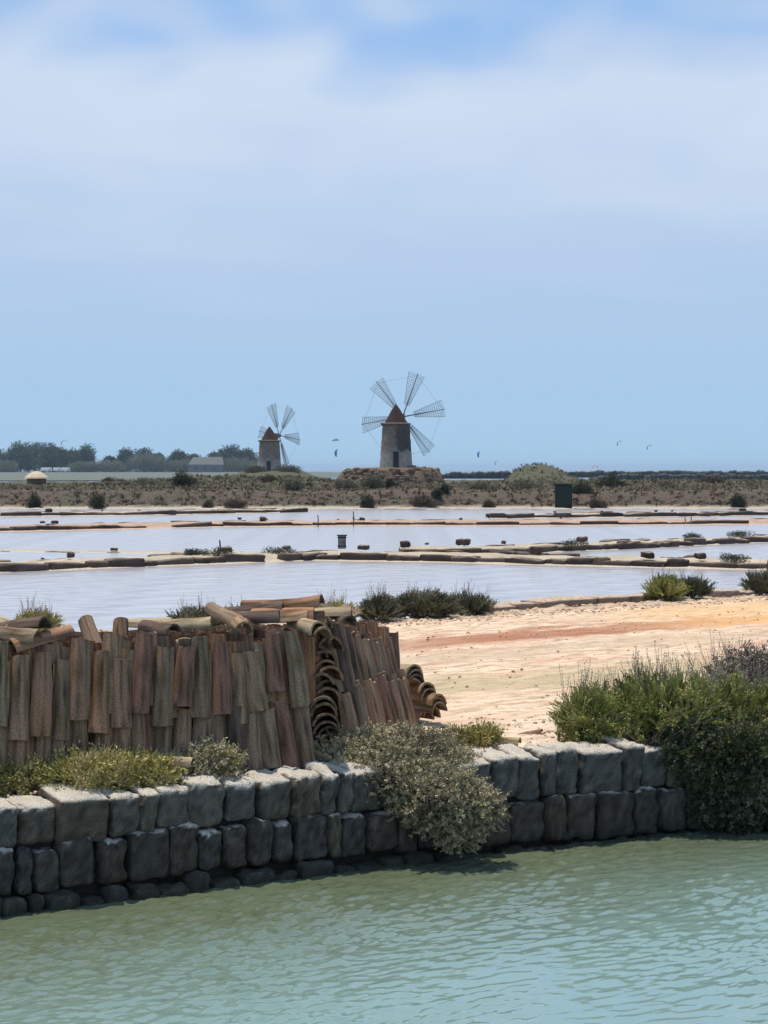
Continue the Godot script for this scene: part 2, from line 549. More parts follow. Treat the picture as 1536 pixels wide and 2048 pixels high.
func build_loose_tiles() -> void:
	# px, py, depth, yaw, pitch, roll
	loose("sunlit tan roof tile lying at the far left end of the stack top", 8, 1256, 12.2, 0.5, 0.12, 0.1, 8, 0)
	loose("dark-ended roof tile resting across the far left end of the stack", 42, 1262, 12.0, 0.95, -0.1, -0.1, 5, 1)
	loose("grey roof tile half under the others at the far left of the stack", 22, 1275, 11.9, 1.2, 0.1, 0.2, 4, 2)
	loose("bright orange roof tile slipped over the front edge of the stack at left", 84, 1284, 11.95, -0.95, 0.22, -0.25, 7, 3)
	loose("brown roof tile tipped up on its edge on the stack, silhouetted against the pan", 188, 1294, 12.3, 0.55, 0.85, 0.25, 6, 4)
	loose("reddish roof tile standing square on the stack right of the tipped one", 240, 1304, 12.4, 0.05, 1.15, 0.0, 1, 5)
	loose("pale yellow roof tile lying flat right of the square standing tile", 292, 1257, 12.7, 1.35, 0.03, 0.0, 8, 6)
	loose("dark roof tile lying slanted in front of the pale yellow one", 318, 1264, 12.5, 0.75, 0.1, 0.3, 5, 7)
	loose("long sunlit cream roof tile lying sideways on the stack middle", 372, 1258, 12.55, 1.62, 0.0, 0.05, 8, 8)
	loose("grey roof tile propped against the heap on the stack top", 455, 1241, 12.65, 0.75, 0.3, 0.2, 4, 0)
	loose("small tan roof tile wedged under the propped grey one", 472, 1252, 12.6, 0.3, 0.15, -0.3, 0, 1)
	loose("dark brown roof tile lying sideways near the crest of the stack", 510, 1228, 12.9, 1.45, -0.05, 0.1, 5, 2)
	loose("long orange roof tile lying sideways below the crest of the stack", 565, 1236, 12.85, 1.58, 0.03, 0.1, 7, 3)
	loose("pale orange roof tile lying over the corner of the stack", 640, 1238, 13.05, 1.50, -0.04, -0.1, 8, 4)
	loose("topmost orange-red roof tile with a broken end on the crest", 582, 1215, 12.95, 1.35, -0.06, 0.15, 3, 5)
	loose("dull purple-brown roof tile beside the topmost broken one", 535, 1219, 13.0, 1.75, 0.05, -0.2, 2, 6)
	loose("dark roof tile drooping over the right corner of the stack", 672, 1238, 13.1, 0.55, 0.25, -0.2, 5, 7)
	loose("tan roof tile set askew on the receding right side of the stack top", 705, 1236, 13.5, 0.4, 0.2, 0.3, 6, 8)
	loose("yellowish roof tile tilted at the top of the nested corner tiles", 612, 1256, 12.75, 0.5, 0.1, 0.35, 8, 0)
	loose("second yellowish roof tile just below the tilted one at the corner", 628, 1270, 12.75, 0.3, 0.05, -0.3, 0, 1)
	loose("dark roof tile under the crest tiles, its left end sticking out", 500, 1242, 12.8, 1.5, 0.02, 0.2, 5, 0)
	loose("tan roof tile buried in the heap beneath the long orange tile", 556, 1246, 12.8, 1.62, -0.03, -0.15, 0, 2)
	loose("brown roof tile deepest under the crest near the nested corner", 598, 1243, 12.95, 1.4, 0.04, 0.2, 1, 7)
	# on the ground
	loose("pale roof tile lying alone at the foot of the stack behind the dry tuft", 342, 1527, 12.1, 1.4, 0.1, 0.2, 8, 2, "fallen roof tiles on the ground", 0.6)
	loose("yellow-orange broken roof tile on the ground right of the green tuft", 1000, 1487, 13.75, 1.2, 0.05, 0.15, 8, 3, "fallen roof tiles on the ground", 0.6)
	loose("brown roof tile shard pointing up on the road edge near the wall", 1058, 1472, 14.25, 1.3, -0.2, 0.5, 1, 4, "fallen roof tiles on the ground", 0.42)
	loose("dull red roof tile fragment lying flat on the pale road", 928, 1472, 14.2, 1.5, 0.0, 0.1, 2, 5, "fallen roof tiles on the ground", 0.5)
	# the small heap behind the stack
	var s := thing("tile_heap", "small heap of nested roof tiles lying flat behind the end of the stack", "tile heap")
	for i in 11:
		var base := on(832, 1452, GROUND)
		var lift := i * 0.034
		var p := Vector3(base.x + rr(-0.025, 0.025) - 0.02 + 0.08 * sin(i * 0.55), GROUND + 0.02 + lift, base.z - 0.22 + rr(-0.02, 0.02))
		part("roof_tile", any_tile(), s, lying(p, 0.55 + rr(-0.14, 0.14), rr(-0.02, 0.04), rr(-0.12, 0.12)), M.tile8 if i == 10 else tile_tone([0.2, 0.3, 0.1, 0.0, 0.2, 0.2]))

# ---------------------------------------------------------------- the canal's stone edge
func build_wall() -> void:
	var w := thing("stone_wall", "low dry stone wall of rounded tufa blocks along the canal", "stone wall")
	var rows := [[-0.30, 0.085, -0.015], [0.10, 0.365, 0.0], [0.375, 0.635, 0.012]]
	for r in 3:
		var x := -4.6 + 0.05 * r
		while x < 6.4:
			var lx := rr(0.15, 0.235) if r < 2 else rr(0.155, 0.25)
			if rng.randf() < 0.12: lx *= 0.55
			elif rng.randf() < 0.12: lx *= 1.35
			var z := along(WALL, x)
			var tx := Vector3(0.1, 0, along(WALL, x + 0.05) - along(WALL, x - 0.05)).normalized()
			var step := lx * tx.x
			var cx := x + step * 0.5
			var k := smoothstep(-1.0, 2.2, cx)
			var lo: float = rows[r][0] - (0.09 if r == 1 else (0.0 if r == 0 else 0.05)) * k
			var hi: float = rows[r][1] - (0.10 if r == 0 else (0.055 if r == 1 else 0.0)) * k
			hi += rr(-0.03, 0.025)
			if r == 0: hi += rr(-0.03, 0.025)
			lo += rr(-0.008, 0.008)
			var out := Vector3(-tx.z, 0, tx.x)
			var outward := rr(0.27, 0.36)
			var proud: float = rr(-0.02, 0.025) + [0.055, 0.0, -0.012][r]
			var tone := rr(0.8, 1.2)
			var warm := rr(-0.012, 0.012)
			var row := r
			var pale_bias := rr(0.25, 0.75) if r == 2 else rr(-0.9, 0.25)
			var yc := (lo + hi) * 0.5
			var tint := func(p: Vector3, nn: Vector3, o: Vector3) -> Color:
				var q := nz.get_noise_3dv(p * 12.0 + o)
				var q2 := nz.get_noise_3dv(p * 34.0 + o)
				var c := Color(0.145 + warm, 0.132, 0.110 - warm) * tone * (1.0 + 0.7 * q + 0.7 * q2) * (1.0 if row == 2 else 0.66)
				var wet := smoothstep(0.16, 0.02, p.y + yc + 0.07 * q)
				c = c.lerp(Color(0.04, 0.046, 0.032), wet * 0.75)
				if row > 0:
					var pale_top := smoothstep(0.36, 0.58, nn.y * 1.15 + 0.5 * q + 0.35 * q2 + 0.5 * (pale_bias - 0.5) - 0.12)  # upward faces turn pale, with a ragged noisy border
					c = c.lerp(Color(0.64, 0.59, 0.50) * (0.92 + 0.3 * q2), pale_top)
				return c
			var mb := Mb.new()
			block(mb, Vector3(lx - rr(0.002, 0.012), hi - lo, outward), rr(0.02, 0.055), 9, rr(0.013, 0.026), tint)
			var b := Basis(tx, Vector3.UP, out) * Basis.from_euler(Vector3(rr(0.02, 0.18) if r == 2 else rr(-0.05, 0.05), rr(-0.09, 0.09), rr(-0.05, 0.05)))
			part("stone", mb.mesh(M.wall_stone), w, Transform3D(b, Vector3(cx, yc, (along(WALL, cx))) + out * (proud - outward * 0.5)))
			x += step + rr(0.0, 0.006)
	# the earth packed behind the stones
	var mb := Mb.new()
	var prev := []
	var s := mb.ix.size()
	for i in 60:
		var x := -5.0 + 11.8 * i / 59.0
		var z := along(WALL, x) - 0.13
		var ids := [mb.add(Vector3(x, -0.4, z)), mb.add(Vector3(x, 0.575, z)), mb.add(Vector3(x - 0.2, 0.56, z - 0.4)), mb.add(Vector3(x - 0.2, -0.4, z - 0.4))]
		if prev.size():
			for k in 4: mb.quad(prev[k], prev[(k + 1) % 4], ids[(k + 1) % 4], ids[k])
		prev = ids
	mb.close_from(s)
	part("earth_fill", mb.mesh(M.dark_soil), w)

# ---------------------------------------------------------------- ground and water
func road_texture() -> ImageTexture:
	var w := 2048
	var h := 512
	var data := PackedByteArray()
	data.resize(w * h * 3)
	var cream := Color(0.55, 0.415, 0.295)
	for j in h:
		var s := (j + 0.5) / h
		for i in w:
			var x := -9.0 + 21.0 * (i + 0.5) / w
			var wob := 0.035 * nz.get_noise_2d(x * 0.5, s * 3.0)
			var ss := s + wob
			var streak := nf.get_noise_2d(x * 2.2, s * 90.0)
			var streak2 := nf.get_noise_2d(x * 0.5 + 70.0, s * 34.0)
			var grit := nf.get_noise_2d(x * 55.0, s * 420.0)
			var c := cream.lerp(Color(0.57, 0.465, 0.345), smoothstep(-0.2, 0.4, streak2))
			c = c.lerp(Color(0.38, 0.28, 0.18), smoothstep(0.02, 0.4, -streak) * 0.8)
			c = c.lerp(Color(0.47, 0.285, 0.20), smoothstep(0.06, 0.3, nf.get_noise_2d(x * 0.7 - 30.0, s * 22.0)) * 0.6)
			# worn wheel track of red earth, going yellow farther right
			var red := smoothstep(0.63, 0.66, ss + 0.05 * streak + 0.012 * grit) * (1.0 - smoothstep(0.725, 0.755, ss + 0.05 * streak2 + 0.012 * grit))
			var yel := smoothstep(2.6, 4.6, x)
			c = c.lerp(Color(0.30, 0.12, 0.065).lerp(Color(0.54, 0.31, 0.13), yel), red * (0.85 + 0.3 * streak2) * (0.45 + 0.55 * smoothstep(-0.5, 1.2, x)))
			var y2 := smoothstep(0.70, 0.78, ss) * (1.0 - smoothstep(0.86, 0.93, ss)) * smoothstep(2.2, 4.4, x)
			c = c.lerp(Color(0.57, 0.37, 0.18), y2 * 0.7)
			# paler, chalky towards the wall; greyer shoulder along the pan
			c = c.lerp(Color(0.57, 0.48, 0.37), (1.0 - smoothstep(0.02, 0.22, ss)) * 0.6)
			c = c.lerp(Color(0.34, 0.26, 0.18), smoothstep(0.91, 0.97, ss + 0.02 * streak2) * 0.75)
			c = c.lerp(Color(0.42, 0.33, 0.23), 0.6 * smoothstep(0.48, 0.52, ss) * (1.0 - smoothstep(0.55, 0.6, ss)))
			c = c.lerp(Color(0.36, 0.30, 0.18), 0.75 * smoothstep(0.25, 0.32, ss) * (1.0 - smoothstep(0.36, 0.44, ss)))
			c = c * (1.0 + 0.26 * grit + 0.20 * streak)
			c = c.clamp().linear_to_srgb()
			var k := (j * w + i) * 3
			data[k] = int(c.r * 255.0); data[k + 1] = int(c.g * 255.0); data[k + 2] = int(c.b * 255.0)
	return ImageTexture.create_from_image(Image.create_from_data(w, h, false, Image.FORMAT_RGB8, data))

func build_ground() -> void:
	var m := mat("road", g(1.0), 0.97, false)
	m.albedo_texture = road_texture()
	m.normal_enabled = true
	m.normal_texture = M.fine
	m.normal_scale = 0.5
	m.texture_repeat = false
	m.normal_enabled = false
	var mb := Mb.new()
	var nx := 300
	var ns := 150
	var rows := []
	for i in nx + 1:
		var x := -9.0 + 21.0 * i / nx
		var z0 := along(WALL, x) - 0.16
		var z1 := along(EDGE, x) - 0.35 + 0.15 * nz.get_noise_2d(x * 1.1, 7.0)
		var col := []
		col.append(mb.add(Vector3(x, -0.4, z0), Color(1, 1, 1), Vector2(i / float(nx), 0.0)))
		for j in ns + 1:
			var s := j / float(ns)
			var z := lerpf(z0, z1, s)
			var y := ground_at(x, z)
			y -= 0.05 * smoothstep(0.06, 0.0, s)
			y += 0.05 * nz.get_noise_2d(x * 3.0, z * 3.0) * smoothstep(0.9, 0.95, s)
			y -= 0.03 * exp(-pow((s - 0.69) / 0.04, 2.0)) + 0.02 * exp(-pow((s - 0.36) / 0.04, 2.0))
			if s > 0.985: y -= 0.12
			col.append(mb.add(Vector3(x, y, z), Color(1, 1, 1), Vector2(i / float(nx), s)))
		col.append(mb.add(Vector3(x, 0.0, z1 - 0.25), Color(1, 1, 1), Vector2(i / float(nx), 1.0)))
		rows.append(col)
	for i in nx:
		for j in rows[0].size() - 1:
			mb.quad(rows[i][j], rows[i + 1][j], rows[i + 1][j + 1], rows[i][j + 1])
	mb.up_from(0)
	structure("dirt_road", mb.mesh(m), "pale dirt road with red and yellow wheel tracks on top of the dike", "road")
	# pebbles and crumbs
	var pb := Mb.new()
	block(pb, Vector3(1, 0.6, 0.8), 0.3, 3, 0.12, plain_tint)
	var at := []
	var cols := []
	for i in 9000:
		var x := rr(-3.5, 7.5)
		var s := rng.randf()
		if i % 3: s = 0.9 + 0.1 * rng.randf() if i % 4 == 1 else 0.15 * pow(rng.randf(), 1.5)
		var z := lerpf(along(WALL, x) - 0.3, along(EDGE, x), s)
		var size := 0.006 + 0.028 * pow(rng.randf(), 4.0) + (0.035 * pow(rng.randf(), 2.0) if s > 0.9 else 0.0)
		at.append(Transform3D(Basis.from_euler(Vector3(rr(-0.3, 0.3), rr(0, TAU), rr(-0.3, 0.3))).scaled(Vector3.ONE * size), Vector3(x, ground_at(x, z) + size * 0.1, z)))
		var v := rr(0.7, 1.1)
		cols.append([Color(0.55, 0.43, 0.31), Color(0.5, 0.36, 0.25), Color(0.6, 0.5, 0.4), Color(0.42, 0.28, 0.2)][rng.randi() % 4] * v)
	var holder := thing("gravel", "scattered pebbles and crumbs of earth over the dirt road", "gravel")
	holder.set_meta("kind", "stuff")
	many("pebbles", pb.mesh(M.pebble), at, cols, holder)

func wave(x: float, z: float) -> float:
	var calm := clampf(1.05 + 0.9 * nz.get_noise_2d(x * 0.55 + 8.0, z * 0.4 + 2.0) - 0.7 * exp(-pow((x - 0.7) / 0.7, 2.0) - pow((z + 9.9) / 1.5, 2.0)) - 0.3 * smoothstep(0.0, 1.5, x), 0.22, 1.6)
	var a := nf.get_noise_2d(x * 4.6 - 1.1 * z, z * 7.8 + x * 3.0) * 0.018
	var b := nf.get_noise_2d(x * 13.0 + 50.0, z * 17.0 + x * 4.0 + 9.0) * 0.0095
	var s := 0.0012 * sin(x * 9.0 + z * 17.0 + 4.0 * nz.get_noise_2d(x, z))
	return (a + b + s) * calm

func sheet(x0: float, x1: float, z0: float, z1: float, y: float, col := Color(1, 1, 1), nx := 1, nzz := 1) -> Mb:
	var mb := Mb.new()
	for i in nx + 1:
		for j in nzz + 1:
			mb.add(Vector3(lerpf(x0, x1, float(i) / nx), y, lerpf(z0, z1, float(j) / nzz)), col, Vector2(lerpf(x0, x1, float(i) / nx), lerpf(z0, z1, float(j) / nzz)))
	for i in nx:
		for j in nzz:
			var k := i * (nzz + 1) + j
			mb.quad(k, k + nzz + 1, k + nzz + 2, k + 1)
	mb.up_from(0)
	return mb

func build_water() -> void:
	var cw := mat("canal_water", g(1.0), 0.04)
	cw.metallic_specular = 0.6
	var mb := Mb.new()
	var x0 := -4.6; var x1 := 5.6; var z0 := -8.0; var nx := 400; var nj := 240
	for i in nx + 1:
		var x := lerpf(x0, x1, float(i) / nx)
		var zw := along(WALL, x) - 0.05
		for j in nj + 1:
			var z := lerpf(minf(z0, zw + 5.5), zw, float(j) / nj)
			# olive along the wall, blending to blue-green out in the channel
			var outward := smoothstep(0.3, 3.4, z - zw + 0.5 * nz.get_noise_2d(x * 0.6, z * 0.6)) * 0.55 + 0.45 * smoothstep(0.9, 4.2, z - zw + 0.35 * (x + 1.0))
			mb.add(Vector3(x, wave(x, z), z), Color(0.10, 0.125, 0.078).lerp(Color(0.172, 0.27, 0.255), outward), Vector2(x, z))
	for i in nx:
		for j in nj:
			var k := i * (nj + 1) + j
			mb.quad(k, k + nj + 1, k + nj + 2, k + 1)
	mb.up_from(0)
	structure("canal", mb.mesh(cw), "rippled green canal water in the foreground", "water")
	structure("canal_outer_water", sheet(-30, 30, 8, -22, -0.03, Color(0.15, 0.25, 0.245)).mesh(cw), "canal water going on beyond the rippled foreground", "water")
	# the salt pans: shallow pale brine
	var pw := mat("brine", Color(0.46, 0.45, 0.46), 0.2, false)
	pw.metallic_specular = 0.5
	pw.normal_enabled = true
	pw.normal_texture = noise_tex(0.02, 44, 512, 3.0)
	pw.normal_scale = 0.35
	pw.uv1_scale = Vector3(0.16, 0.5, 1)
	pw.albedo_texture = noise_tex(0.012, 45, 512, 0.0, [Color(0.80, 0.79, 0.79), Color(0.93, 0.92, 0.92), Color(1, 1, 1)])
	structure("salt_pan", sheet(-70, 70, -18, -113.4, PAN).mesh(pw), "shallow pale salt pans with lavender brine behind the road", "water")
	var sw := mat("sea", Color(0.10, 0.17, 0.22), 0.25, false)
	sw.metallic_specular = 0.4
	structure("sea", sheet(-6000, 6000, -111, -9000, 0.1).mesh(sw), "flat lagoon reaching to the horizon", "water")

# ---------------------------------------------------------------- dikes of the pans
func dike_stone(parent: Node, at: Vector3, size: Vector3, yaw: float, dark: float) -> void:
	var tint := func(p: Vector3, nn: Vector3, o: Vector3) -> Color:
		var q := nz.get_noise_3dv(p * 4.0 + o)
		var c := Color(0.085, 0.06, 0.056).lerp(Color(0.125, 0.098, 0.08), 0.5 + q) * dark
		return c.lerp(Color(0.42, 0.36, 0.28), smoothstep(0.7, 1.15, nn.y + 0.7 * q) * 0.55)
	var mb := Mb.new()
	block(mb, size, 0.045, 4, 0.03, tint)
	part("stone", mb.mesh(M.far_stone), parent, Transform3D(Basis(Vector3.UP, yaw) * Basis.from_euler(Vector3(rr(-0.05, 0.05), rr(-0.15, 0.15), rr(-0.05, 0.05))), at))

func build_dike(label: String, line: Array, width: float, top: float, lens: Vector2, sand: Material, loose_stones: int, gap := 0.05, back_row := true) -> void:
	# line: survey points of the near water's edge
	var pts := []
	for p in line: pts.append(on(p[0], p[1], PAN))
	var d := thing("stone_dike", label, "dike", Transform3D(), "low stone dikes between the salt pans")
	# sand core
	var mb := Mb.new()
	var prof := [[-0.22, -0.3], [-0.12, 0.06], [0.06, 0.5], [0.2, 0.95], [0.5, 1.0], [0.8, 0.95], [0.94, 0.55], [1.05, -0.2]]
	var total := 0.0
	var rows := []
	for i in pts.size() - 1:
		var steps := int(ceil(pts[i].distance_to(pts[i + 1]) / 0.35))
		for k in steps + (1 if i == pts.size() - 2 else 0):
			var p: Vector3 = pts[i].lerp(pts[i + 1], float(k) / steps)
			var w := width * (1.0 + 0.3 * nz.get_noise_2d(p.x * 0.6, p.z * 0.2))
			var row := []
			for q in prof:
				var y: float = PAN + q[1] * top * 0.8 * (0.85 + 0.35 * nz.get_noise_2d(p.x * 1.3 + q[0], p.z + q[0] * 2.0))
				row.append(mb.add(Vector3(p.x, y, p.z - 0.05 - q[0] * w + 0.06 * nz.get_noise_2d(p.x * 3.0, q[0] * 3.0)), Color(1, 1, 1) * (0.85 + 0.3 * nz.get_noise_2d(p.x * 2.0, q[0] * 8.0)) * (1.45 if q[0] < 0.0 else 1.0)))
			rows.append(row)
	for i in rows.size() - 1:
		for k in prof.size() - 1:
			mb.quad(rows[i][k], rows[i + 1][k], rows[i + 1][k + 1], rows[i][k + 1])
	mb.up_from(0)
	part("sand_core", mb.mesh(sand), d)
	# stones along both edges
	for side in (2 if back_row else 1):
		for i in pts.size() - 1:
			var seg: float = pts[i].distance_to(pts[i + 1])
			var dir: Vector3 = (pts[i + 1] - pts[i]).normalized()
			var yaw := atan2(-dir.z, dir.x)
			var u := 0.0
			while u < seg:
				var l := rr(lens.x, lens.y)
				var hgt := top * rr(0.85, 1.3)
				if rng.randf() > (gap if side == 0 else 0.14):
					var p: Vector3 = pts[i] + dir * (u + l * 0.5)
					if side == 1:
						p.z -= width * rr(0.88, 1.0)
						hgt *= rr(0.6, 0.95)
					dike_stone(d, Vector3(p.x, PAN + hgt * 0.5 - 0.05, p.z + rr(-0.06, 0.06)), Vector3(l * 1.0, hgt, rr(0.22, 0.36)), yaw, rr(0.6, 1.15))
				u += l
	for k in loose_stones:
		var i := rng.randi() % (pts.size() - 1)
		var p: Vector3 = pts[i].lerp(pts[i + 1], rng.randf())
		var sz := 0.08 + 0.2 * pow(rng.randf(), 2.0)
		dike_stone(d, Vector3(p.x, PAN + top + sz * 0.18, p.z - rr(0.2, 0.85) * width), Vector3(sz * rr(1.0, 1.7), sz * rr(0.5, 0.8), sz), rr(0, PI), rr(0.5, 1.0))

func build_dikes() -> void:
	var pale: Material = M.sand
	build_dike("nearest stone dike across the pans, in a shallow bend", [[-160, 1150], [0, 1144], [300, 1132], [620, 1120], [900, 1124], [1200, 1132], [1536, 1139], [1700, 1142]], 2.8, 0.20, Vector2(0.35, 1.15), pale, 10, 0.03)
	build_dike("second stone dike branching off to the right behind the nearest", [[800, 1109], [1000, 1108], [1240, 1098], [1400, 1090], [1536, 1084], [1660, 1079]], 2.4, 0.20, Vector2(0.4, 1.3), pale, 8, 0.03)
	build_dike("drowned line of low stones at left behind the nearest dike", [[-60, 1102], [120, 1104], [280, 1106], [480, 1107]], 0.6, 0.05, Vector2(0.3, 1.0), pale, 4, 0.45, false)
	build_dike("rust-tinged far dike of rubble running the whole width", [[-120, 1066], [0, 1063], [200, 1059], [420, 1054], [700, 1051], [1100, 1051], [1536, 1048], [1640, 1048]], 5.5, 0.17, Vector2(0.4, 1.8), M.rust_sand, 14, 0.06)
	build_dike("farthest thin stone dike on the right before the bank", [[980, 1037], [1200, 1035], [1400, 1033], [1640, 1028]], 3.0, 0.22, Vector2(0.5, 1.8), pale, 7, 0.06)
	build_dike("dark thin stone dike on the left before the bank", [[-120, 1034], [120, 1032], [320, 1030], [560, 1025]], 4.0, 0.20, Vector2(0.6, 2.2), pale, 5, 0.06)
	# flat slabs along the road's far edge
	var e := thing("slab_edging", "flat weathered slabs edging the road beside the pan", "stone edging")
	for p in [[988, 1214, 0.5], [1035, 1211, 0.45], [1085, 1203, 0.4], [1140, 1199, 0.7], [1215, 1196, 0.6], [1280, 1193, 0.5], [1440, 1186, 0.4], [1500, 1182, 0.75], [1580, 1178, 0.7], [1650, 1173, 0.6]]:
		var at := on(p[0], p[1] + 3.0, GROUND + 0.02)
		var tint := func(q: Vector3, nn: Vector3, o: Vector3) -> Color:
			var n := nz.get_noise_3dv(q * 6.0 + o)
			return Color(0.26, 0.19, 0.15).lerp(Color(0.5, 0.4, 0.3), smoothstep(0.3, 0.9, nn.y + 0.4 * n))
		var mb := Mb.new()
		block(mb, Vector3(p[2], rr(0.10, 0.15), rr(0.35, 0.5)), 0.03, 5, 0.02, tint)
		part("slab", mb.mesh(M.far_stone), e, Transform3D(Basis.from_euler(Vector3(rr(-0.06, 0.06), 0.72 + rr(-0.15, 0.15), rr(-0.06, 0.06))), at))

# ---------------------------------------------------------------- plants
func leaf(mb: Mb, at: Vector3, dir: Vector3, len_: float, w: float, col: Color) -> void:
	var x := dir.cross(Vector3(rr(-1, 1), rr(-1, 1), rr(-1, 1))).normalized()
	var nn := x.cross(dir)
	var a := mb.add(at, col)
	var b := mb.add(at + dir * len_ * 0.5 + x * w + nn * w * 0.4, col)
	var c := mb.add(at + dir * len_ + nn * w * 0.2, col)
	var d := mb.add(at + dir * len_ * 0.5 - x * w + nn * w * 0.4, col)
	mb.tri(a, b, c); mb.tri(a, c, d)

func sprig(kind: String) -> ArrayMesh:
	var mb := Mb.new()
	if kind == "dry":            # small stubby leaves all along a bent twig, about 0.12 long
		tube(mb, [Vector3.ZERO, Vector3(0.004, 0.05, 0.006), Vector3(0.012, 0.11, 0.0)], 0.0022, 0.001, 3, Color(0.6, 0.5, 0.42))
		for k in 26:
			var f := k / 26.0
			var dir := Vector3(rr(-1, 1), rr(0.0, 1.1), rr(-1, 1)).normalized()
			leaf(mb, Vector3(0.01 * f, 0.02 + 0.1 * f, 0), dir, rr(0.014, 0.027), rr(0.004, 0.007), Color(1, 1, 1) * rr(0.7, 1.2))
	elif kind == "spike":        # upright succulent shoots, about 0.2 long
		for t in 4:
			var top := Vector3(rr(-0.05, 0.05), rr(0.13, 0.22), rr(-0.05, 0.05))
			tube(mb, [Vector3.ZERO, top * 0.5, top], 0.003, 0.0015, 3, Color(0.8, 0.8, 0.6))
			for k in 16:
				var f := 0.15 + 0.85 * k / 16.0
				var dir := Vector3(rr(-0.7, 0.7), rr(0.7, 1.4), rr(-0.7, 0.7)).normalized()
				leaf(mb, top * f, dir, rr(0.02, 0.04), rr(0.003, 0.006), Color(1, 1, 1) * rr(0.75, 1.2))
	elif kind == "soft":         # feathery low plant
		for k in 34:
			var at := Vector3(rr(-0.03, 0.03), rr(0, 0.09), rr(-0.03, 0.03))
			leaf(mb, at, Vector3(rr(-0.8, 0.8), rr(0.2, 1.2), rr(-0.8, 0.8)).normalized(), rr(0.018, 0.035), rr(0.003, 0.006), Color(1, 1, 1) * rr(0.75, 1.2))
	elif kind == "stalk":        # thin dead flower stalks
		for k in 3:
			var top := Vector3(rr(-0.05, 0.05), rr(0.18, 0.34), rr(-0.05, 0.05))
			tube(mb, [Vector3.ZERO, top], 0.0022, 0.0012, 3)
			for j in 7:
				leaf(mb, top * (0.45 + 0.08 * j), Vector3(rr(-0.8, 0.8), 1, rr(-0.8, 0.8)).normalized(), 0.022, 0.0035, Color(1, 1, 1) * rr(0.8, 1.2))
	elif kind == "grass":        # a tuft of blades, 0.4 high
		for k in 9:
			var a := rr(0, TAU)
			var lean := rr(0.05, 0.28)
			var h := rr(0.22, 0.45)
			var o := Vector3(cos(a), 0, sin(a))
			var side := o.rotated(Vector3.UP, PI / 2) * rr(0.008, 0.018)
			var c := Color(1, 1, 1) * rr(0.7, 1.2)
			var b0 := mb.add(o * 0.03 - side, c); var b1 := mb.add(o * 0.03 + side, c)
			var m0 := mb.add(o * (0.03 + lean * 0.4) + Vector3.UP * h * 0.6 - side * 0.8, c); var m1 := mb.add(o * (0.03 + lean * 0.4) + Vector3.UP * h * 0.6 + side * 0.8, c)
			var tp := mb.add(o * (0.03 + lean) + Vector3.UP * h, c)
			mb.quad(b0, b1, m1, m0); mb.tri(m0, m1, tp)
	else:                        # "clump": leaf mass for far bushes and trees, about 0.5 across
		for k in 30:
			var p := Vector3(rr(-1, 1), rr(-1, 1), rr(-1, 1)).limit_length(1.0) * 0.25
			leaf(mb, p, (p.normalized() + Vector3(rr(-0.6, 0.6), rr(-0.3, 0.9), rr(-0.6, 0.6))).normalized(), rr(0.08, 0.16), rr(0.025, 0.05), Color(1, 1, 1) * rr(0.7, 1.2))
	return mb.mesh(M.straw if kind == "grass" else M.leaf, false)

var sprigs := {}

func foliage(blobs: Array, pal: Array, up: float, jitter: float, scale: Vector2) -> Array:
	# blobs: [centre, radii, count]; returns [transforms, colours]
	var at := []
	var cols := []
	for b in blobs:
		var ph := rr(0, 50)
		for i in b[2]:
			var d := Vector3(rng.randfn(), rng.randfn(), rng.randfn()).normalized()
			var r := pow(rng.randf(), 0.4)
			r *= 1.0 + 0.38 * nz.get_noise_3dv(d * 2.2 + Vector3.ONE * ph)
			var p: Vector3 = b[0] + d * r * b[1]
			var y := (d * (1.0 - up) + Vector3.UP * up + Vector3(rr(-1, 1), rr(-1, 1), rr(-1, 1)) * jitter).normalized()
			var x := y.cross(Vector3(rr(-1, 1), rr(-1, 1), rr(-1, 1))).normalized()
			at.append(Transform3D(Basis(x, y, x.cross(y)).scaled(Vector3.ONE * rr(scale.x, scale.y)), p))
			var q := clampf(0.5 + 1.1 * nz.get_noise_3dv(p * 3.0 + Vector3.ONE * ph) + rr(-0.3, 0.3), 0.0, 0.999) * (pal.size() - 1)
			cols.append(pal[int(q)].lerp(pal[int(q) + 1], q - int(q)) * rr(0.8, 1.2))
	return [at, cols]

func shrub(called: String, label: String, category: String, group: String, foot: Vector3, layers: Array, twigs: int, reach: Vector3) -> Node3D:
	# layers: [part name, sprig kind, blobs, palette, up, jitter, scale]
	var o := thing(called, label, category, Transform3D(Basis(), foot), group)
	for l in layers:
		var f := foliage(l[2], l[3], l[4], l[5], l[6])
		many(l[0], sprigs[l[1]], f[0], f[1], o)
	if twigs:
		var mb := Mb.new()
		for k in twigs:
			var e := Vector3(rr(-1, 1) * reach.x, rr(0.4, 1) * reach.y, rr(-1, 1) * reach.z)
			tube(mb, [Vector3(rr(-0.1, 0.1) * reach.x, -0.03, 0), e * 0.5 + Vector3(rr(-0.1, 0.1), 0.1, rr(-0.1, 0.1)) * reach, e], 0.012 * reach.y, 0.003 * reach.y, 4)
		part("stem", mb.mesh(M.twig), o)
	return o

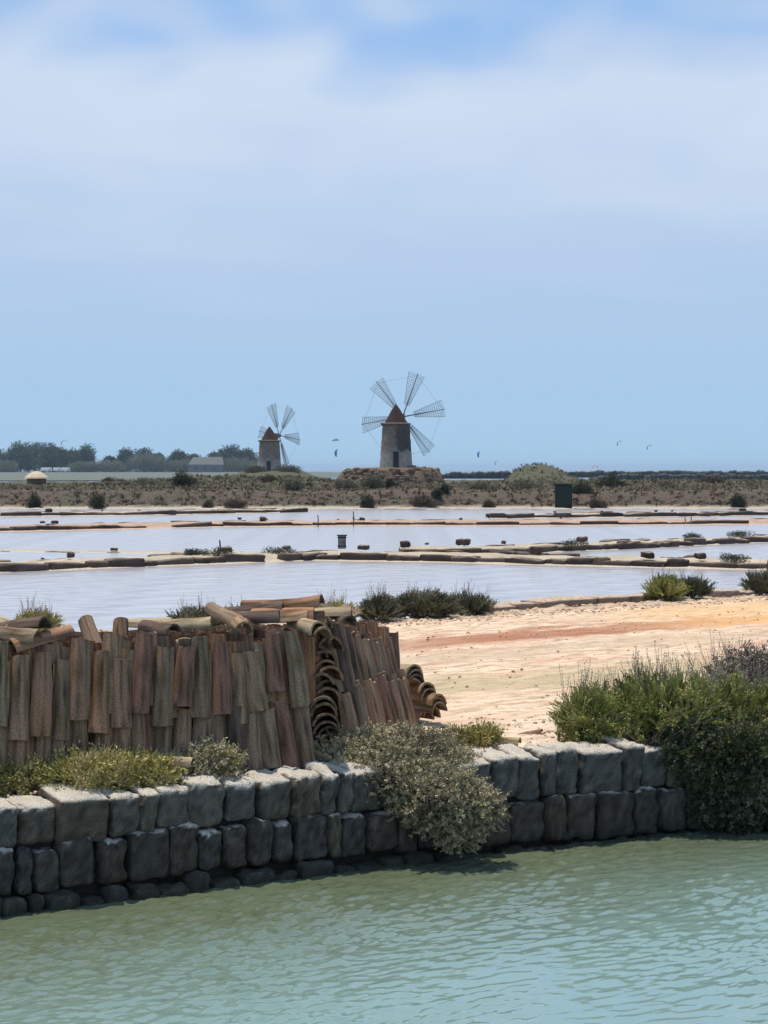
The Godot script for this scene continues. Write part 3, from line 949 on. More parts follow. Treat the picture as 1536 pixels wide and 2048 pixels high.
func build_plants() -> void:
	var tan := [Color(0.21, 0.185, 0.12), Color(0.37, 0.325, 0.21), Color(0.52, 0.45, 0.30), Color(0.36, 0.345, 0.19), Color(0.46, 0.40, 0.26)]
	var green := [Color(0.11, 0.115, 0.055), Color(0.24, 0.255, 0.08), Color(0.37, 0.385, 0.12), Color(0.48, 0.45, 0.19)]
	var sage := [Color(0.09, 0.09, 0.06), Color(0.15, 0.155, 0.10), Color(0.22, 0.215, 0.14), Color(0.28, 0.25, 0.18)]
	var olive := [Color(0.20, 0.18, 0.075), Color(0.34, 0.31, 0.10), Color(0.46, 0.40, 0.14), Color(0.48, 0.40, 0.2)]
	var dark := [Color(0.05, 0.06, 0.04), Color(0.09, 0.105, 0.06), Color(0.14, 0.145, 0.085), Color(0.21, 0.185, 0.13)]
	var grey := [Color(0.18, 0.155, 0.12), Color(0.29, 0.25, 0.2), Color(0.4, 0.35, 0.28)]
	var small := Vector2(0.8, 1.25)
	# the dry shrub that spills over the wall in the middle
	var f := on(790, 1520, GROUND)
	var hang := far(885, 1605, 12.62) - f
	var hang2 := far(790, 1560, 12.75) - f
	shrub("dry_shrub", "dry tan shrub spilling over the canal wall in the middle", "shrub", "", f, [
		["foliage", "dry", [[Vector3(0.0, 0.0, 0.0), Vector3(0.46, 0.17, 0.32), 3400], [Vector3(-0.40, -0.06, 0.14), Vector3(0.24, 0.10, 0.2), 900], [hang, Vector3(0.28, 0.17, 0.18), 2000], [hang2, Vector3(0.32, 0.15, 0.2), 1500], [hang + Vector3(0.20, -0.06, 0), Vector3(0.17, 0.11, 0.12), 520], [hang + Vector3(0.10, -0.19, 0), Vector3(0.12, 0.09, 0.1), 300]], tan, 0.35, 0.7, Vector2(0.55, 0.95)]], 22, Vector3(0.36, 0.12, 0.25))
	# the big green one at right: a crown on the ground and a dark skirt down the wall
	f = on(1290, 1490, GROUND)
	var r1 := far(1180, 1440, 13.9) - f
	var r2 := far(1330, 1420, 14.0) - f
	var r3 := far(1480, 1430, 14.2) - f
	var s1 := far(1465, 1560, 13.8) - f
	var s2 := far(1540, 1590, 13.9) - f
	var s3 := far(1385, 1500, 13.85) - f
	var s4 := far(1640, 1520, 14.4) - f
	shrub("green_shrub", "big green spiky shrub draped over the right part of the wall", "shrub", "", f, [
		["foliage", "spike", [[r1, Vector3(0.22, 0.16, 0.22), 330], [r2, Vector3(0.42, 0.19, 0.32), 720], [r3, Vector3(0.40, 0.20, 0.3), 460], [r1 + Vector3(0.1, -0.14, 0), Vector3(0.3, 0.14, 0.2), 260], [r2 + Vector3(0, -0.14, 0), Vector3(0.45, 0.14, 0.25), 380]], green, 0.5, 0.6, Vector2(0.45, 0.9)],
		["flower_stalks", "stalk", [[r1 + Vector3(0, 0.08, 0), Vector3(0.2, 0.1, 0.15), 26], [r2 + Vector3(0, 0.1, 0), Vector3(0.4, 0.1, 0.2), 60], [r3 + Vector3(0, 0.1, 0), Vector3(0.4, 0.1, 0.2), 40]], [Color(0.2, 0.16, 0.15), Color(0.3, 0.26, 0.2), Color(0.3, 0.3, 0.16)], 0.9, 0.15, Vector2(0.5, 0.95)],
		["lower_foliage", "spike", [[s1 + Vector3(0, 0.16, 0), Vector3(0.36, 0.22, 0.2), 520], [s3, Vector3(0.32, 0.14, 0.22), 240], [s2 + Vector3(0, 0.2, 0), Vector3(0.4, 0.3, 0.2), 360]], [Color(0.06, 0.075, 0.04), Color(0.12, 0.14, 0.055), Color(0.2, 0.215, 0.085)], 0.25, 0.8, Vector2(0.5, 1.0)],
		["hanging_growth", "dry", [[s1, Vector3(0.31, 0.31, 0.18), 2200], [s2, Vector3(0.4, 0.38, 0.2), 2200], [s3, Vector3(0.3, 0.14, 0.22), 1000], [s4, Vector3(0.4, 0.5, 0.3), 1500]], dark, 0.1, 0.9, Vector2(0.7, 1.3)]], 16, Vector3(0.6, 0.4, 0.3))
	f = on(1500, 1440, GROUND)
	shrub("grey_shrub", "dead grey brush rising behind the green shrub at the right edge", "shrub", "", f, [
		["foliage", "dry", [[Vector3(0.05, 0.2, 0), Vector3(0.34, 0.24, 0.3), 900], [Vector3(0.5, 0.25, 0), Vector3(0.4, 0.35, 0.3), 700]], grey, 0.5, 0.6, Vector2(0.9, 1.5)],
		["dead_stalks", "stalk", [[Vector3(-0.05, 0.32, 0), Vector3(0.4, 0.12, 0.2), 60]], grey, 0.8, 0.25, Vector2(0.6, 1.0)]], 10, Vector3(0.35, 0.4, 0.3))
	# low growth along the top of the wall at left
	f = on(120, 1580, GROUND)
	shrub("low_plants", "low yellow-green plants along the wall top at left", "plant", "", f, [
		["foliage", "soft", [[Vector3(-0.25, 0.06, -0.12), Vector3(0.35, 0.10, 0.28), 620], [Vector3(0.15, 0.07, -0.12), Vector3(0.3, 0.11, 0.26), 620], [Vector3(0.45, 0.04, -0.22), Vector3(0.2, 0.09, 0.18), 420], [Vector3(-0.7, 0.05, 0.1), Vector3(0.4, 0.11, 0.25), 600]], olive, 0.55, 0.5, Vector2(0.7, 1.15)]], 0, Vector3.ONE)
	f = on(415, 1560, GROUND)
	shrub("dry_tuft", "small dry tuft in front of the fallen tile at the stack foot", "plant", "", f, [
		["foliage", "dry", [[Vector3(0.0, 0.06, -0.05), Vector3(0.19, 0.1, 0.13), 420], [Vector3(-0.12, 0.03, 0), Vector3(0.12, 0.06, 0.1), 120]], tan, 0.55, 0.5, Vector2(0.6, 1.0)], ["green_tips", "soft", [[Vector3(0.05, 0.08, -0.05), Vector3(0.16, 0.08, 0.1), 70]], olive, 0.6, 0.4, Vector2(0.5, 0.8)]], 0, Vector3.ONE)
	f = on(968, 1490, GROUND)
	shrub("green_tuft", "small green tuft beside the yellow broken tile near the wall", "plant", "", f, [
		["foliage", "soft", [[Vector3(0, 0.03, 0), Vector3(0.09, 0.05, 0.08), 160], [Vector3(-0.14, 0.03, 0.02), Vector3(0.1, 0.05, 0.08), 120]], olive, 0.6, 0.4, Vector2(0.6, 1.0)]], 0, Vector3.ONE)
	# along the far edge of the road
	var edge := "shrubs along the far edge of the road"
	var roadside := [
		["grey-green shrub on the road edge right behind the stack crest", 425, 1246, 0.42, 0.10, 380, sage],
		["thin pale weeds on the road edge behind the stack corner", 670, 1232, 0.26, 0.14, 160, olive],
		["small dark bush at the left end of the roadside hedge", 760, 1240, 0.18, 0.2, 260, sage],
		["broad grey-green bush in the middle of the roadside hedge", 850, 1236, 0.38, 0.22, 700, sage],
		["trailing dull bush at the right end of the roadside hedge", 935, 1226, 0.26, 0.15, 300, sage],
		["bright green bush alone on the road edge at right", 1325, 1198, 0.22, 0.25, 330, green],
		["smaller grey bush touching the lone bright green one", 1368, 1190, 0.20, 0.2, 200, dark],
		["dark bush at the road edge cut by the right frame side", 1515, 1184, 0.28, 0.24, 320, dark],
		["dry weeds behind the left end of the tile stack", 85, 1262, 0.2, 0.14, 180, olive]]
	for b in roadside:
		f = on(b[1], b[2], GROUND)
		f.z = maxf(f.z, along(EDGE, f.x) + 0.05)
		shrub("roadside_shrub", b[0], "shrub", edge, f, [["foliage", "spike", [[Vector3(0, b[4] * 0.45, 0), Vector3(b[3], b[4] * 0.5, 0.3), b[5]]], b[6], 0.6, 0.5, Vector2(0.7, 1.15)], ["dead_stalks", "stalk", [[Vector3(0, b[4] * 0.7, 0), Vector3(b[3], 0.08, 0.2), 16]], grey, 0.9, 0.2, Vector2(0.6, 1.1)]], 5, Vector3(b[3], b[4], 0.2))
	# the bank beyond the pans
	var at := []
	var cols := []
	for i in 26000:
		var x := rr(-34, 34)
		var d := 113.0 + 60.0 * pow(rng.randf(), 1.7)
		x *= d / 118.0
		var y := bank_at(x, d)
		if y < 0.5 or (d < 116.0 and i % 2): continue
		at.append(Transform3D(Basis(Vector3.UP, rr(0, TAU)).scaled(Vector3(1.3, rr(0.25, 0.6) if d < 117.0 else rr(0.4, 0.9), 1.3)), Vector3(x, y - 0.02, -d)))
		var dry := clampf(0.5 + 0.8 * nz.get_noise_2d(x * 0.25, d * 0.2) + rr(-0.2, 0.2) + (0.35 if d < 117 else -0.3), 0.0, 1.0)
		cols.append(Color(0.135, 0.135, 0.085).lerp(Color(0.20, 0.155, 0.12), dry) * rr(0.75, 1.2))
	var gs := thing("dry_grass", "dry brown grass covering the bank beyond the pans", "grass")
	gs.set_meta("kind", "stuff")
	many("grass_tufts", sprigs.grass, at, cols, gs)
	var bank := "bushes on the bank beyond the pans"
	var bdark := [Color(0.03, 0.04, 0.03), Color(0.065, 0.075, 0.05), Color(0.11, 0.115, 0.07)]
	var bgrey := [Color(0.09, 0.09, 0.06), Color(0.16, 0.16, 0.105), Color(0.23, 0.22, 0.15)]
	var bbrown := [Color(0.08, 0.06, 0.05), Color(0.14, 0.105, 0.08), Color(0.2, 0.155, 0.11)]
	# px, py of the foot, half width, height, palette
	var bushes := [
		["dark bush at the foot of the bank near the left edge", 68, 1016, 0.36, 0.85, bdark], ["dark green bush on the bank face right of the pale hut", 138, 1000, 0.45, 0.8, bdark],
		["long flat brown bush on the bank slope left", 222, 985, 0.75, 0.4, bbrown], ["large dark bush in the left part of the bank", 322, 1004, 0.55, 1.15, bdark],
		["grey bush leaning on the large dark bush at left", 358, 1000, 0.5, 0.85, bgrey], ["small brown bush on the bank right of the grey one", 394, 994, 0.22, 0.45, bbrown],
		["grey-green bush atop the bank below the left treeline", 290, 975, 1.0, 0.4, bgrey], ["low brown bush on the bank left of the left windmill", 470, 984, 0.5, 0.5, bbrown],
		["round brown bush on the bank below the left windmill", 530, 990, 0.5, 0.5, bbrown], ["green-grey bush on the bank right below the left windmill", 585, 980, 0.6, 0.6, bgrey],
		["tiny dark bush on the bank between the windmills", 606, 1003, 0.2, 0.4, bdark], ["pale grey-green bush left below the big windmill's platform", 690, 990, 0.6, 0.7, bgrey],
		["large pale bush in front of the big windmill's platform", 742, 1004, 0.7, 0.95, bgrey], ["dark bush at the bank foot below the big windmill", 735, 1016, 0.38, 0.75, bdark],
		["dark grey bush right of the large pale bush", 782, 1002, 0.42, 0.75, bdark], ["brown bush beside the big windmill's platform at right", 850, 990, 0.6, 0.55, bbrown],
		["left one of two small dark bushes below the platform", 884, 1012, 0.2, 0.5, bdark], ["right one of two small dark bushes below the platform", 908, 1012, 0.2, 0.5, bdark],
		["green-grey bush on the bank left of the grassy mound", 960, 985, 0.7, 0.5, bgrey], ["narrow brown bush below the grassy mound", 980, 996, 0.25, 0.5, bbrown],
		["pale bush at the foot of the grassy mound", 1050, 985, 0.8, 0.5, bgrey], ["dark bush overhanging the dark cabinet at the bank foot", 1160, 982, 0.55, 0.55, bdark],
		["small brown bush right of the cabinet on the bank", 1195, 985, 0.4, 0.5, bbrown], ["large round dark bush on the right part of the bank", 1243, 1000, 0.72, 0.95, bdark],
		["flat brown bush on the bank right of the round dark one", 1335, 978, 0.85, 0.45, bbrown], ["grey bush atop the bank toward the right", 1425, 985, 0.85, 0.65, bbrown],
		["dark bush on the bank near the right edge", 1496, 988, 0.36, 0.7, bdark], ["grey-green bush at the bank top by the right edge", 1560, 978, 0.7, 0.6, bgrey]]
	for b in bushes:
		var hh := 0.45
		var p := on(b[1], b[2], hh)
		for k in 14:                       # walk to where the sight line meets the slope
			hh = bank_at(p.x, -p.z)
			p = p.lerp(on(b[1], b[2], minf(hh, 1.9)), 0.35)
			p.z = clampf(p.z, -150.0, -112.8)
		p.y = bank_at(p.x, -p.z)
		var n := int(70 + 130 * b[3] * b[4] * 2.0)
		shrub("bank_bush", b[0], "bush", bank, p, [["foliage", "clump", [[Vector3(rr(-0.2, 0.2) * b[3], b[4] * 0.45, 0), Vector3(b[3] * 0.7, b[4] * 0.5, b[3] * 0.7), n * 5 / 10], [Vector3(rr(-0.75, -0.45) * b[3], b[4] * rr(0.2, 0.35), 0.1), Vector3(b[3] * 0.5, b[4] * 0.35, b[3] * 0.5), n * 3 / 10], [Vector3(rr(0.4, 0.9) * b[3], b[4] * rr(0.15, 0.35), 0.1), Vector3(b[3] * 0.6, b[4] * 0.3, b[3] * 0.5), n * 3 / 10]], b[5], 0.3, 0.6, Vector2(0.35, 0.6)]], 4, Vector3(b[3] * 0.7, b[4] * 0.8, b[3] * 0.5))
	# tops of weeds on the dikes
	for b in [["dark weeds on the nearest dike around the thin pole", 436, 1110, 0.4, 0.18], ["small weed cushion on the nearest dike left of the pole", 385, 1108, 0.16, 0.14], ["weed patch on the nearest dike left of the dark sluice board", 560, 1106, 0.4, 0.12], ["dark weed cushion on the second dike at right", 1385, 1078, 0.3, 0.2], ["weed cushion on the second dike near the right edge", 1480, 1074, 0.4, 0.24], ["dark weeds on the second dike where it leaves the nearest", 1150, 1092, 0.5, 0.18], ["weed cushion on the nearest dike near the right edge", 1465, 1122, 0.3, 0.2]]:
		f = on(b[1], b[2], PAN + 0.15)
		shrub("dike_weed", b[0], "plant", "weeds growing on the dikes", f, [["foliage", "clump", [[Vector3(0, b[4] * 0.25, 0), Vector3(b[3], b[4] * 0.4, 0.25), 60]], bdark, 0.4, 0.6, Vector2(0.16, 0.3)]], 0, Vector3.ONE)

# ---------------------------------------------------------------- far land
func build_bank() -> void:
	var mb := Mb.new()
	var ds := []
	var d := 109.5
	while d < 432.0:
		ds.append(d)
		d += 0.35 if d < 118 else (1.2 if d < 190 else 5.0)
	var nx := 260
	for i in nx + 1:
		for dd in ds:
			var x: float = lerpf(-42.0, 42.0, i / float(nx)) * (dd / 112.0)
			var y := bank_at(x, dd)
			if dd < 112.2: y = 0.3 + 0.12 * nz.get_noise_2d(x * 0.4, dd) + 0.035
			var n := nz.get_noise_2d(x * 0.5, dd * 0.4)
			var c := Color(0.125, 0.094, 0.074).lerp(Color(0.105, 0.105, 0.07), clampf(0.5 + n + (dd - 122.0) * 0.02, 0, 1))
			c = c.lerp(Color(0.50, 0.44, 0.35), smoothstep(0.48, 0.38, y) if dd < 116 else 0.0)
			mb.add(Vector3(x, y, -dd), c)
	var nd := ds.size()
	for i in nx:
		for j in nd - 1:
			var k := i * nd + j
			mb.quad(k, k + nd, k + nd + 1, k + 1)
	mb.up_from(0)
	structure("bank", mb.mesh(M.bank_soil), "grassy earth bank and salt marsh beyond the pans", "terrain")
	# two long low moles out in the lagoon
	for b in [["long dark rubble mole on the lagoon at right", 640.0, 1080, 1640, 2.15, 40], ["second nearer low mole on the lagoon at right", 470.0, 1180, 1640, 1.45, 30], ["low dark mole on the lagoon left of the grassy mound", 560.0, 880, 1030, 1.95, 14]]:
		var o := thing("rubble_mole", b[0], "breakwater", Transform3D(), "low moles out in the lagoon")
		var a := far(b[2], 940, b[1]); var e := far(b[3], 940, b[1])
		for k in int(b[5]):
			var f0: float = float(k) / b[5]
			var p: Vector3 = a.lerp(e, f0 + 0.5 / b[5])
			var l: float = a.distance_to(e) / b[5]
			var hgt: float = b[4] * rr(0.82, 1.08) * (0.6 + 0.4 * smoothstep(0.0, 0.12, f0))
			var tint := func(q: Vector3, _n: Vector3, oo: Vector3) -> Color:
				return Color(0.06, 0.07, 0.065) * (1.0 + 0.6 * nz.get_noise_3dv(q * 0.8 + oo))
			var sb := Mb.new()
			block(sb, Vector3(l * 1.15, hgt, 3.0), 0.5, 4, 0.4, tint)
			part("boulder", sb.mesh(M.far_stone), o, Transform3D(Basis(Vector3.UP, rr(-0.2, 0.2)), Vector3(p.x, hgt * 0.5, p.z)))
	# the wooded shore at far left
	var mb2 := Mb.new()
	for i in 61:
		var x := lerpf(-420.0, -2.0, i / 60.0)
		for j in 9:
			var dd := lerpf(430.0, 1400.0, pow(j / 8.0, 1.5))
			mb2.add(Vector3(x, 0.25 * smoothstep(-10.0, -22.0, x) + 1.0 * smoothstep(900.0, 1150.0, dd) * smoothstep(10.0, -60.0, x) + 0.12 * nz.get_noise_2d(x * 0.05, dd * 0.05), -dd), Color(0.15, 0.175, 0.15))
	for i in 60:
		for j in 8:
			var k := i * 9 + j
			mb2.quad(k, k + 9, k + 10, k + 1)
	mb2.up_from(0)
	structure("shore", mb2.mesh(M.bank_soil), "low wooded shore beyond the lagoon at left", "terrain")
	var pal := [Color(0.035, 0.055, 0.027), Color(0.07, 0.10, 0.045), Color(0.12, 0.15, 0.065)]
	var pal2 := [Color(0.14, 0.16, 0.10), Color(0.22, 0.235, 0.16), Color(0.30, 0.30, 0.22)]
	# px centre, top py, half width px, palette, label
	var trees := [
		[-12, 900, 28, pal, "dark tree cut by the left frame side on the far shore"], [40, 889, 24, pal, "tall dark tree at the left of the big far clump"],
		[72, 887, 26, pal, "broad green-topped tree, highest of the big far clump"], [106, 891, 26, pal, "round tree right of the highest in the far clump"],
		[140, 901, 22, pal, "lower dark tree sloping down right of the far clump"], [172, 895, 14, pal, "pointed tree at the right end of the far clump"],
		[220, 918, 10, pal, "small lone tree in the gap of the far treeline"], [252, 902, 16, pal, "dark flat-topped tree left of the far middle group"],
		[288, 900, 18, pal, "dark flat-topped tree right of the far middle group"], [316, 912, 9, pal, "narrow tree ending the far middle group"],
		[355, 905, 17, pal, "dark domed tree left of the far grey building"], [388, 914, 14, pal, "tree peeping over the far grey building roof"],
		[430, 908, 16, pal, "tree behind the right end of the far grey building"], [462, 895, 24, pal, "tall tree left of the left windmill"],
		[492, 901, 20, pal, "dark tree touching the left windmill's tower"]]
	for t in trees:
		var depth := 1220.0 + rr(-25, 40)
		var k := depth / FOCAL
		var base := far(t[0], 946, depth)
		base.y = 1.0
		var h: float = (946 - t[1]) * k
		var w: float = t[2] * k
		var o := thing("far_tree", t[4], "tree", Transform3D(Basis(), base), "trees on the far shore")
		var f := foliage([[Vector3(0, h * 0.66, 0), Vector3(w, h * 0.34, w), 150], [Vector3(-w * 0.35, h * 0.4, 0.5), Vector3(w * 0.8, h * 0.36, w * 0.8), 110], [Vector3(w * 0.4, h * 0.42, 0.3), Vector3(w * 0.7, h * 0.36, w * 0.7), 110]], t[3], 0.3, 0.6, Vector2(5.0, 9.0))
		many("crown", sprigs.clump, f[0], f[1], o)
		var tb := Mb.new()
		tube(tb, [Vector3(0, -0.5, 0), Vector3(0.2, h * 0.3, 0), Vector3(-0.2, h * 0.6, 0)], 0.45, 0.2, 6)
		part("trunk", tb.mesh(M.twig), o)
	for s in [[215, 930, 40, "pale scrub under the gap in the far treeline"], [292, 916, 32, "large pale grey scrub before the far middle group"], [355, 928, 34, "low pale scrub left of the far grey building"], [470, 926, 40, "pale scrub below the tall tree by the left windmill"], [10, 930, 22, "brownish scrub at the far shore's left end"], [165, 932, 26, "greenish scrub right of the parked white vans"]]:
		var depth := 1185.0
		var k := depth / FOCAL
		var base := far(s[0], 946, depth)
		base.y = 0.8
		var h: float = (948 - s[1]) * k * 1.25
		var o := thing("far_scrub", s[3], "scrub", Transform3D(Basis(), base), "pale scrub on the far shore")
		var f := foliage([[Vector3(0, h * 0.5, 0), Vector3(s[2] * k * 1.15, h * 0.5, 4.0), 300]], pal2, 0.3, 0.6, Vector2(3.5, 6.0))
		many("foliage", sprigs.clump, f[0], f[1], o)
	# buildings on the shore
	var wb := thing("far_building", "long grey farm building with a sloping roof on the far shore", "building", Transform3D(Basis(Vector3.UP, 0.15), Vector3(far(412, 946, 1165).x, 0.8, -1165)))
	var m := Mb.new()
	box(m, Transform3D(Basis(), Vector3(0, 2.4, 0)), Vector3(19, 4.8, 9))
	part("wall", m.mesh(M.grey_wall, false), wb)
	m = Mb.new()
	for q in [[0.0, 9.8, 4.9], [0.0, 9.8, -4.9]]:
		pass
	var a0 := [Vector3(-10, 4.8, 5), Vector3(10, 4.8, 5), Vector3(10, 4.8, -5), Vector3(-10, 4.8, -5), Vector3(-7.5, 9.2, 0), Vector3(9.6, 9.4, 0)]
	var idv := []
	for q in a0: idv.append(m.add(q))
	m.quad(idv[0], idv[1], idv[5], idv[4]); m.quad(idv[2], idv[3], idv[4], idv[5]); m.tri(idv[1], idv[2], idv[5]); m.tri(idv[3], idv[0], idv[4]); m.quad(idv[3], idv[2], idv[1], idv[0])
	m.close_from(0)
	part("roof", m.mesh(M.grey_roof, false), wb)
	for k in 3:
		m = Mb.new()
		box(m, Transform3D(Basis(), Vector3(-6.0 + k * 5.2, 2.5, 4.52)), Vector3(0.9, 1.2, 0.1))
		part("window", m.mesh(M.dark_glass, false), wb)
	# pale-roofed hut on the bank
	var hp := far(73, 962, 150)
	var hut := thing("hut", "small brown hut with a pale roof behind the left bank", "hut", Transform3D(Basis(Vector3.UP, 0.3), Vector3(hp.x, 0.9, hp.z)))
	m = Mb.new()
	box(m, Transform3D(Basis(), Vector3(0, 0.48, 0)), Vector3(1.3, 1.1, 1.1), Color(0.20, 0.14, 0.10))
	part("wall", m.mesh(M.far_stone, false), hut)
	m = Mb.new()
	lathe(m, [Vector2(0.92, 0.95), Vector2(0.88, 1.05), Vector2(0.62, 1.28), Vector2(0.26, 1.46), Vector2(0.03, 1.52)], 8, plain_tint)
	part("roof", m.mesh(M.pale_roof, false), hut)
	m = Mb.new()
	box(m, Transform3D(Basis(), Vector3(0.1, 0.3, 0.52)), Vector3(0.36, 0.7, 0.06))
	part("door", m.mesh(M.dark_wood, false), hut)
	# vans parked on the far shore
	for b in [["leftmost white van parked on the far shore at left", 93, 21], ["middle white van parked on the far shore at left", 114, 15], ["rightmost white van parked on the far shore at left", 131, 17]]:
		var depth := 1150.0
		var k := depth / FOCAL
		var p := far(b[1], 944, depth)
		var l: float = b[2] * k
		var van := thing("parked_van", b[0], "van", Transform3D(Basis(Vector3.UP, rr(-0.1, 0.1)), Vector3(p.x, 1.4, p.z)), "white vans parked on the far shore")
		m = Mb.new()
		block(m, Vector3(l, 2.0, 2.0), 0.3, 5, 0.0, plain_tint)
		part("body", m.mesh(M.white_hull), van, Transform3D(Basis(), Vector3(0, 1.35, 0)))
		m = Mb.new()
		box(m, Transform3D(Basis(), Vector3(l * 0.36, 1.75, 1.0)), Vector3(l * 0.18, 0.55, 0.08))
		part("window", m.mesh(M.dark_glass, false), van)
		for q in [[-0.32, 0.9], [0.3, 0.9], [-0.32, -0.9], [0.3, -0.9]]:
			m = Mb.new()
			tube(m, [Vector3(l * q[0], 0.36, q[1] - 0.12), Vector3(l * q[0], 0.36, q[1] + 0.12)], 0.38, 0.38, 12)
			part("wheel", m.mesh(M.dark_wood, false), van)

# ---------------------------------------------------------------- windmills
func windmill(label: String, at: Vector3, axis_yaw: float, phase: float, big: bool) -> void:
	var o := thing("windmill", label, "windmill", Transform3D(Basis(), at), "")
	var tint := func(p: Vector3, _n: Vector3, _o: Vector3) -> Color:
		var q := nz.get_noise_3dv(p * 1.4)
		var c := Color(0.26, 0.215, 0.165).lerp(Color(0.37, 0.335, 0.30), smoothstep(3.0, 1.4, p.y + q))
		c = c.lerp(Color(0.23, 0.185, 0.14), smoothstep(-0.1, 0.4, q) * smoothstep(2.0, 3.4, p.y))
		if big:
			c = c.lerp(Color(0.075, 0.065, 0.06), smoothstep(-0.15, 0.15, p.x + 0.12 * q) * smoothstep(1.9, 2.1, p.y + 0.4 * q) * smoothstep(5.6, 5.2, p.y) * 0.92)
		if p.y > 5.58: c = Color(0.16, 0.13, 0.10)
		return c * (1.0 + 0.45 * nz.get_noise_3dv(p * 4.0))
	var m := Mb.new()
	var prof := []
	for i in 20:
		var f := i / 19.0
		prof.append(Vector2(lerpf(2.2, 1.82, f), lerpf(-0.4, 5.6, f)))
	prof.append(Vector2(1.98, 5.62)); prof.append(Vector2(1.98, 5.85)); prof.append(Vector2(1.5, 5.9))
	lathe(m, prof, 40, tint, 0.10)
	part("tower", m.mesh(M.tower), o)
	m = Mb.new()
	var rt := func(p: Vector3, _n: Vector3, _o: Vector3) -> Color:
		return Color(0.058, 0.029, 0.026) * (1.0 + 0.5 * nz.get_noise_3dv(p * 2.5))
	lathe(m, [Vector2(1.52, 5.86), Vector2(1.46, 5.98), Vector2(1.05, 6.75), Vector2(0.6, 7.6), Vector2(0.22, 8.15), Vector2(0.04, 8.35)], 20, rt, 0.05)
	part("roof", m.mesh(M.tower, false), o)
	m = Mb.new()
	var toward := Basis(Vector3.UP, axis_yaw)            # local -z is where the rotor faces
	box(m, Transform3D(toward, toward * Vector3(0, 6.55, -1.0)), Vector3(1.1, 1.15, 1.3), Color(0.25, 0.16, 0.11))
	part("dormer", m.mesh(M.tower, false), o)
	m = Mb.new()
	box(m, Transform3D(Basis(), Vector3(-0.02, 0.98, 2.12)), Vector3(0.74, 2.1, 0.12))
	var door := part("door", m.mesh(M.dark_wood, false), o)
	m = Mb.new()
	for q in [[-0.45, 1.0, 0.14, 2.25], [0.41, 1.0, 0.14, 2.25], [-0.02, 2.16, 1.0, 0.16]]:
		box(m, Transform3D(Basis(), Vector3(q[0], q[1], 2.14)), Vector3(q[2], q[3], 0.18), Color(0.33, 0.29, 0.25))
	part("frame", m.mesh(M.tower, false), door)
	m = Mb.new()
	box(m, Transform3D(Basis(Vector3.UP, 0.1), Vector3(-1.75, 5.72, 0.5)), Vector3(0.5, 0.3, 0.5))
	part("tail_beam", m.mesh(M.dark_wood, false), o)
	# rotor
	var hub := toward * Vector3(0, 6.75, -2.25)
	m = Mb.new()
	tube(m, [toward * Vector3(0, 6.7, -0.6), hub + toward * Vector3(0, 0, -0.35)], 0.16, 0.14, 8)
	tube(m, [hub + toward * Vector3(0, 0, 0.2), hub + toward * Vector3(0, 0, -0.3)], 0.34, 0.28, 10)
	part("windshaft", m.mesh(M.sail), o)
	var spar := Mb.new()
	tube(spar, [Vector3.ZERO, Vector3(0, 3.0, 0), Vector3(0, 6.2, 0)], 0.085, 0.055, 6)
	var spar_mesh := spar.mesh(M.sail)
	var lat := Mb.new()
	var tilt := Basis(Vector3.UP, 0.22)
	for k in 15:
		var f := k / 14.0
		var y := lerpf(1.7, 6.0, f)
		bar(lat, tilt * Vector3(-lerpf(0.35, 1.25, f), y, 0), tilt * Vector3(lerpf(0.35, 1.0, f), y, 0), 0.034)
	for e in [-1.25, -0.95, -0.62, -0.3, 0.25, 0.5, 0.75, 1.0]:
		var wd := 0.05 if absf(e) >= 1.0 else 0.026
		bar(lat, tilt * Vector3(e * 0.3, 1.7, 0), tilt * Vector3(e, 6.0, 0), wd)
	var lat_mesh := lat.mesh(M.sail, false)
	for k in 6:
		var rot := toward * Basis(Vector3.BACK, phase - PI / 2 + k * PI / 3)
		var sail := part("sail", spar_mesh, o, Transform3D(rot, hub))
		part("lattice", lat_mesh, sail)
	m = Mb.new()
	for k in 6:
		var p := []
		for j in 2:
			var a := phase + (k + j) * PI / 3
			p.append(hub + toward * Vector3(cos(a) * 5.9, sin(a) * 5.9, 0))
		tube(m, [p[0], p[1]], 0.016, 0.016, 3)
	part("rim_wire", m.mesh(M.sail), o)

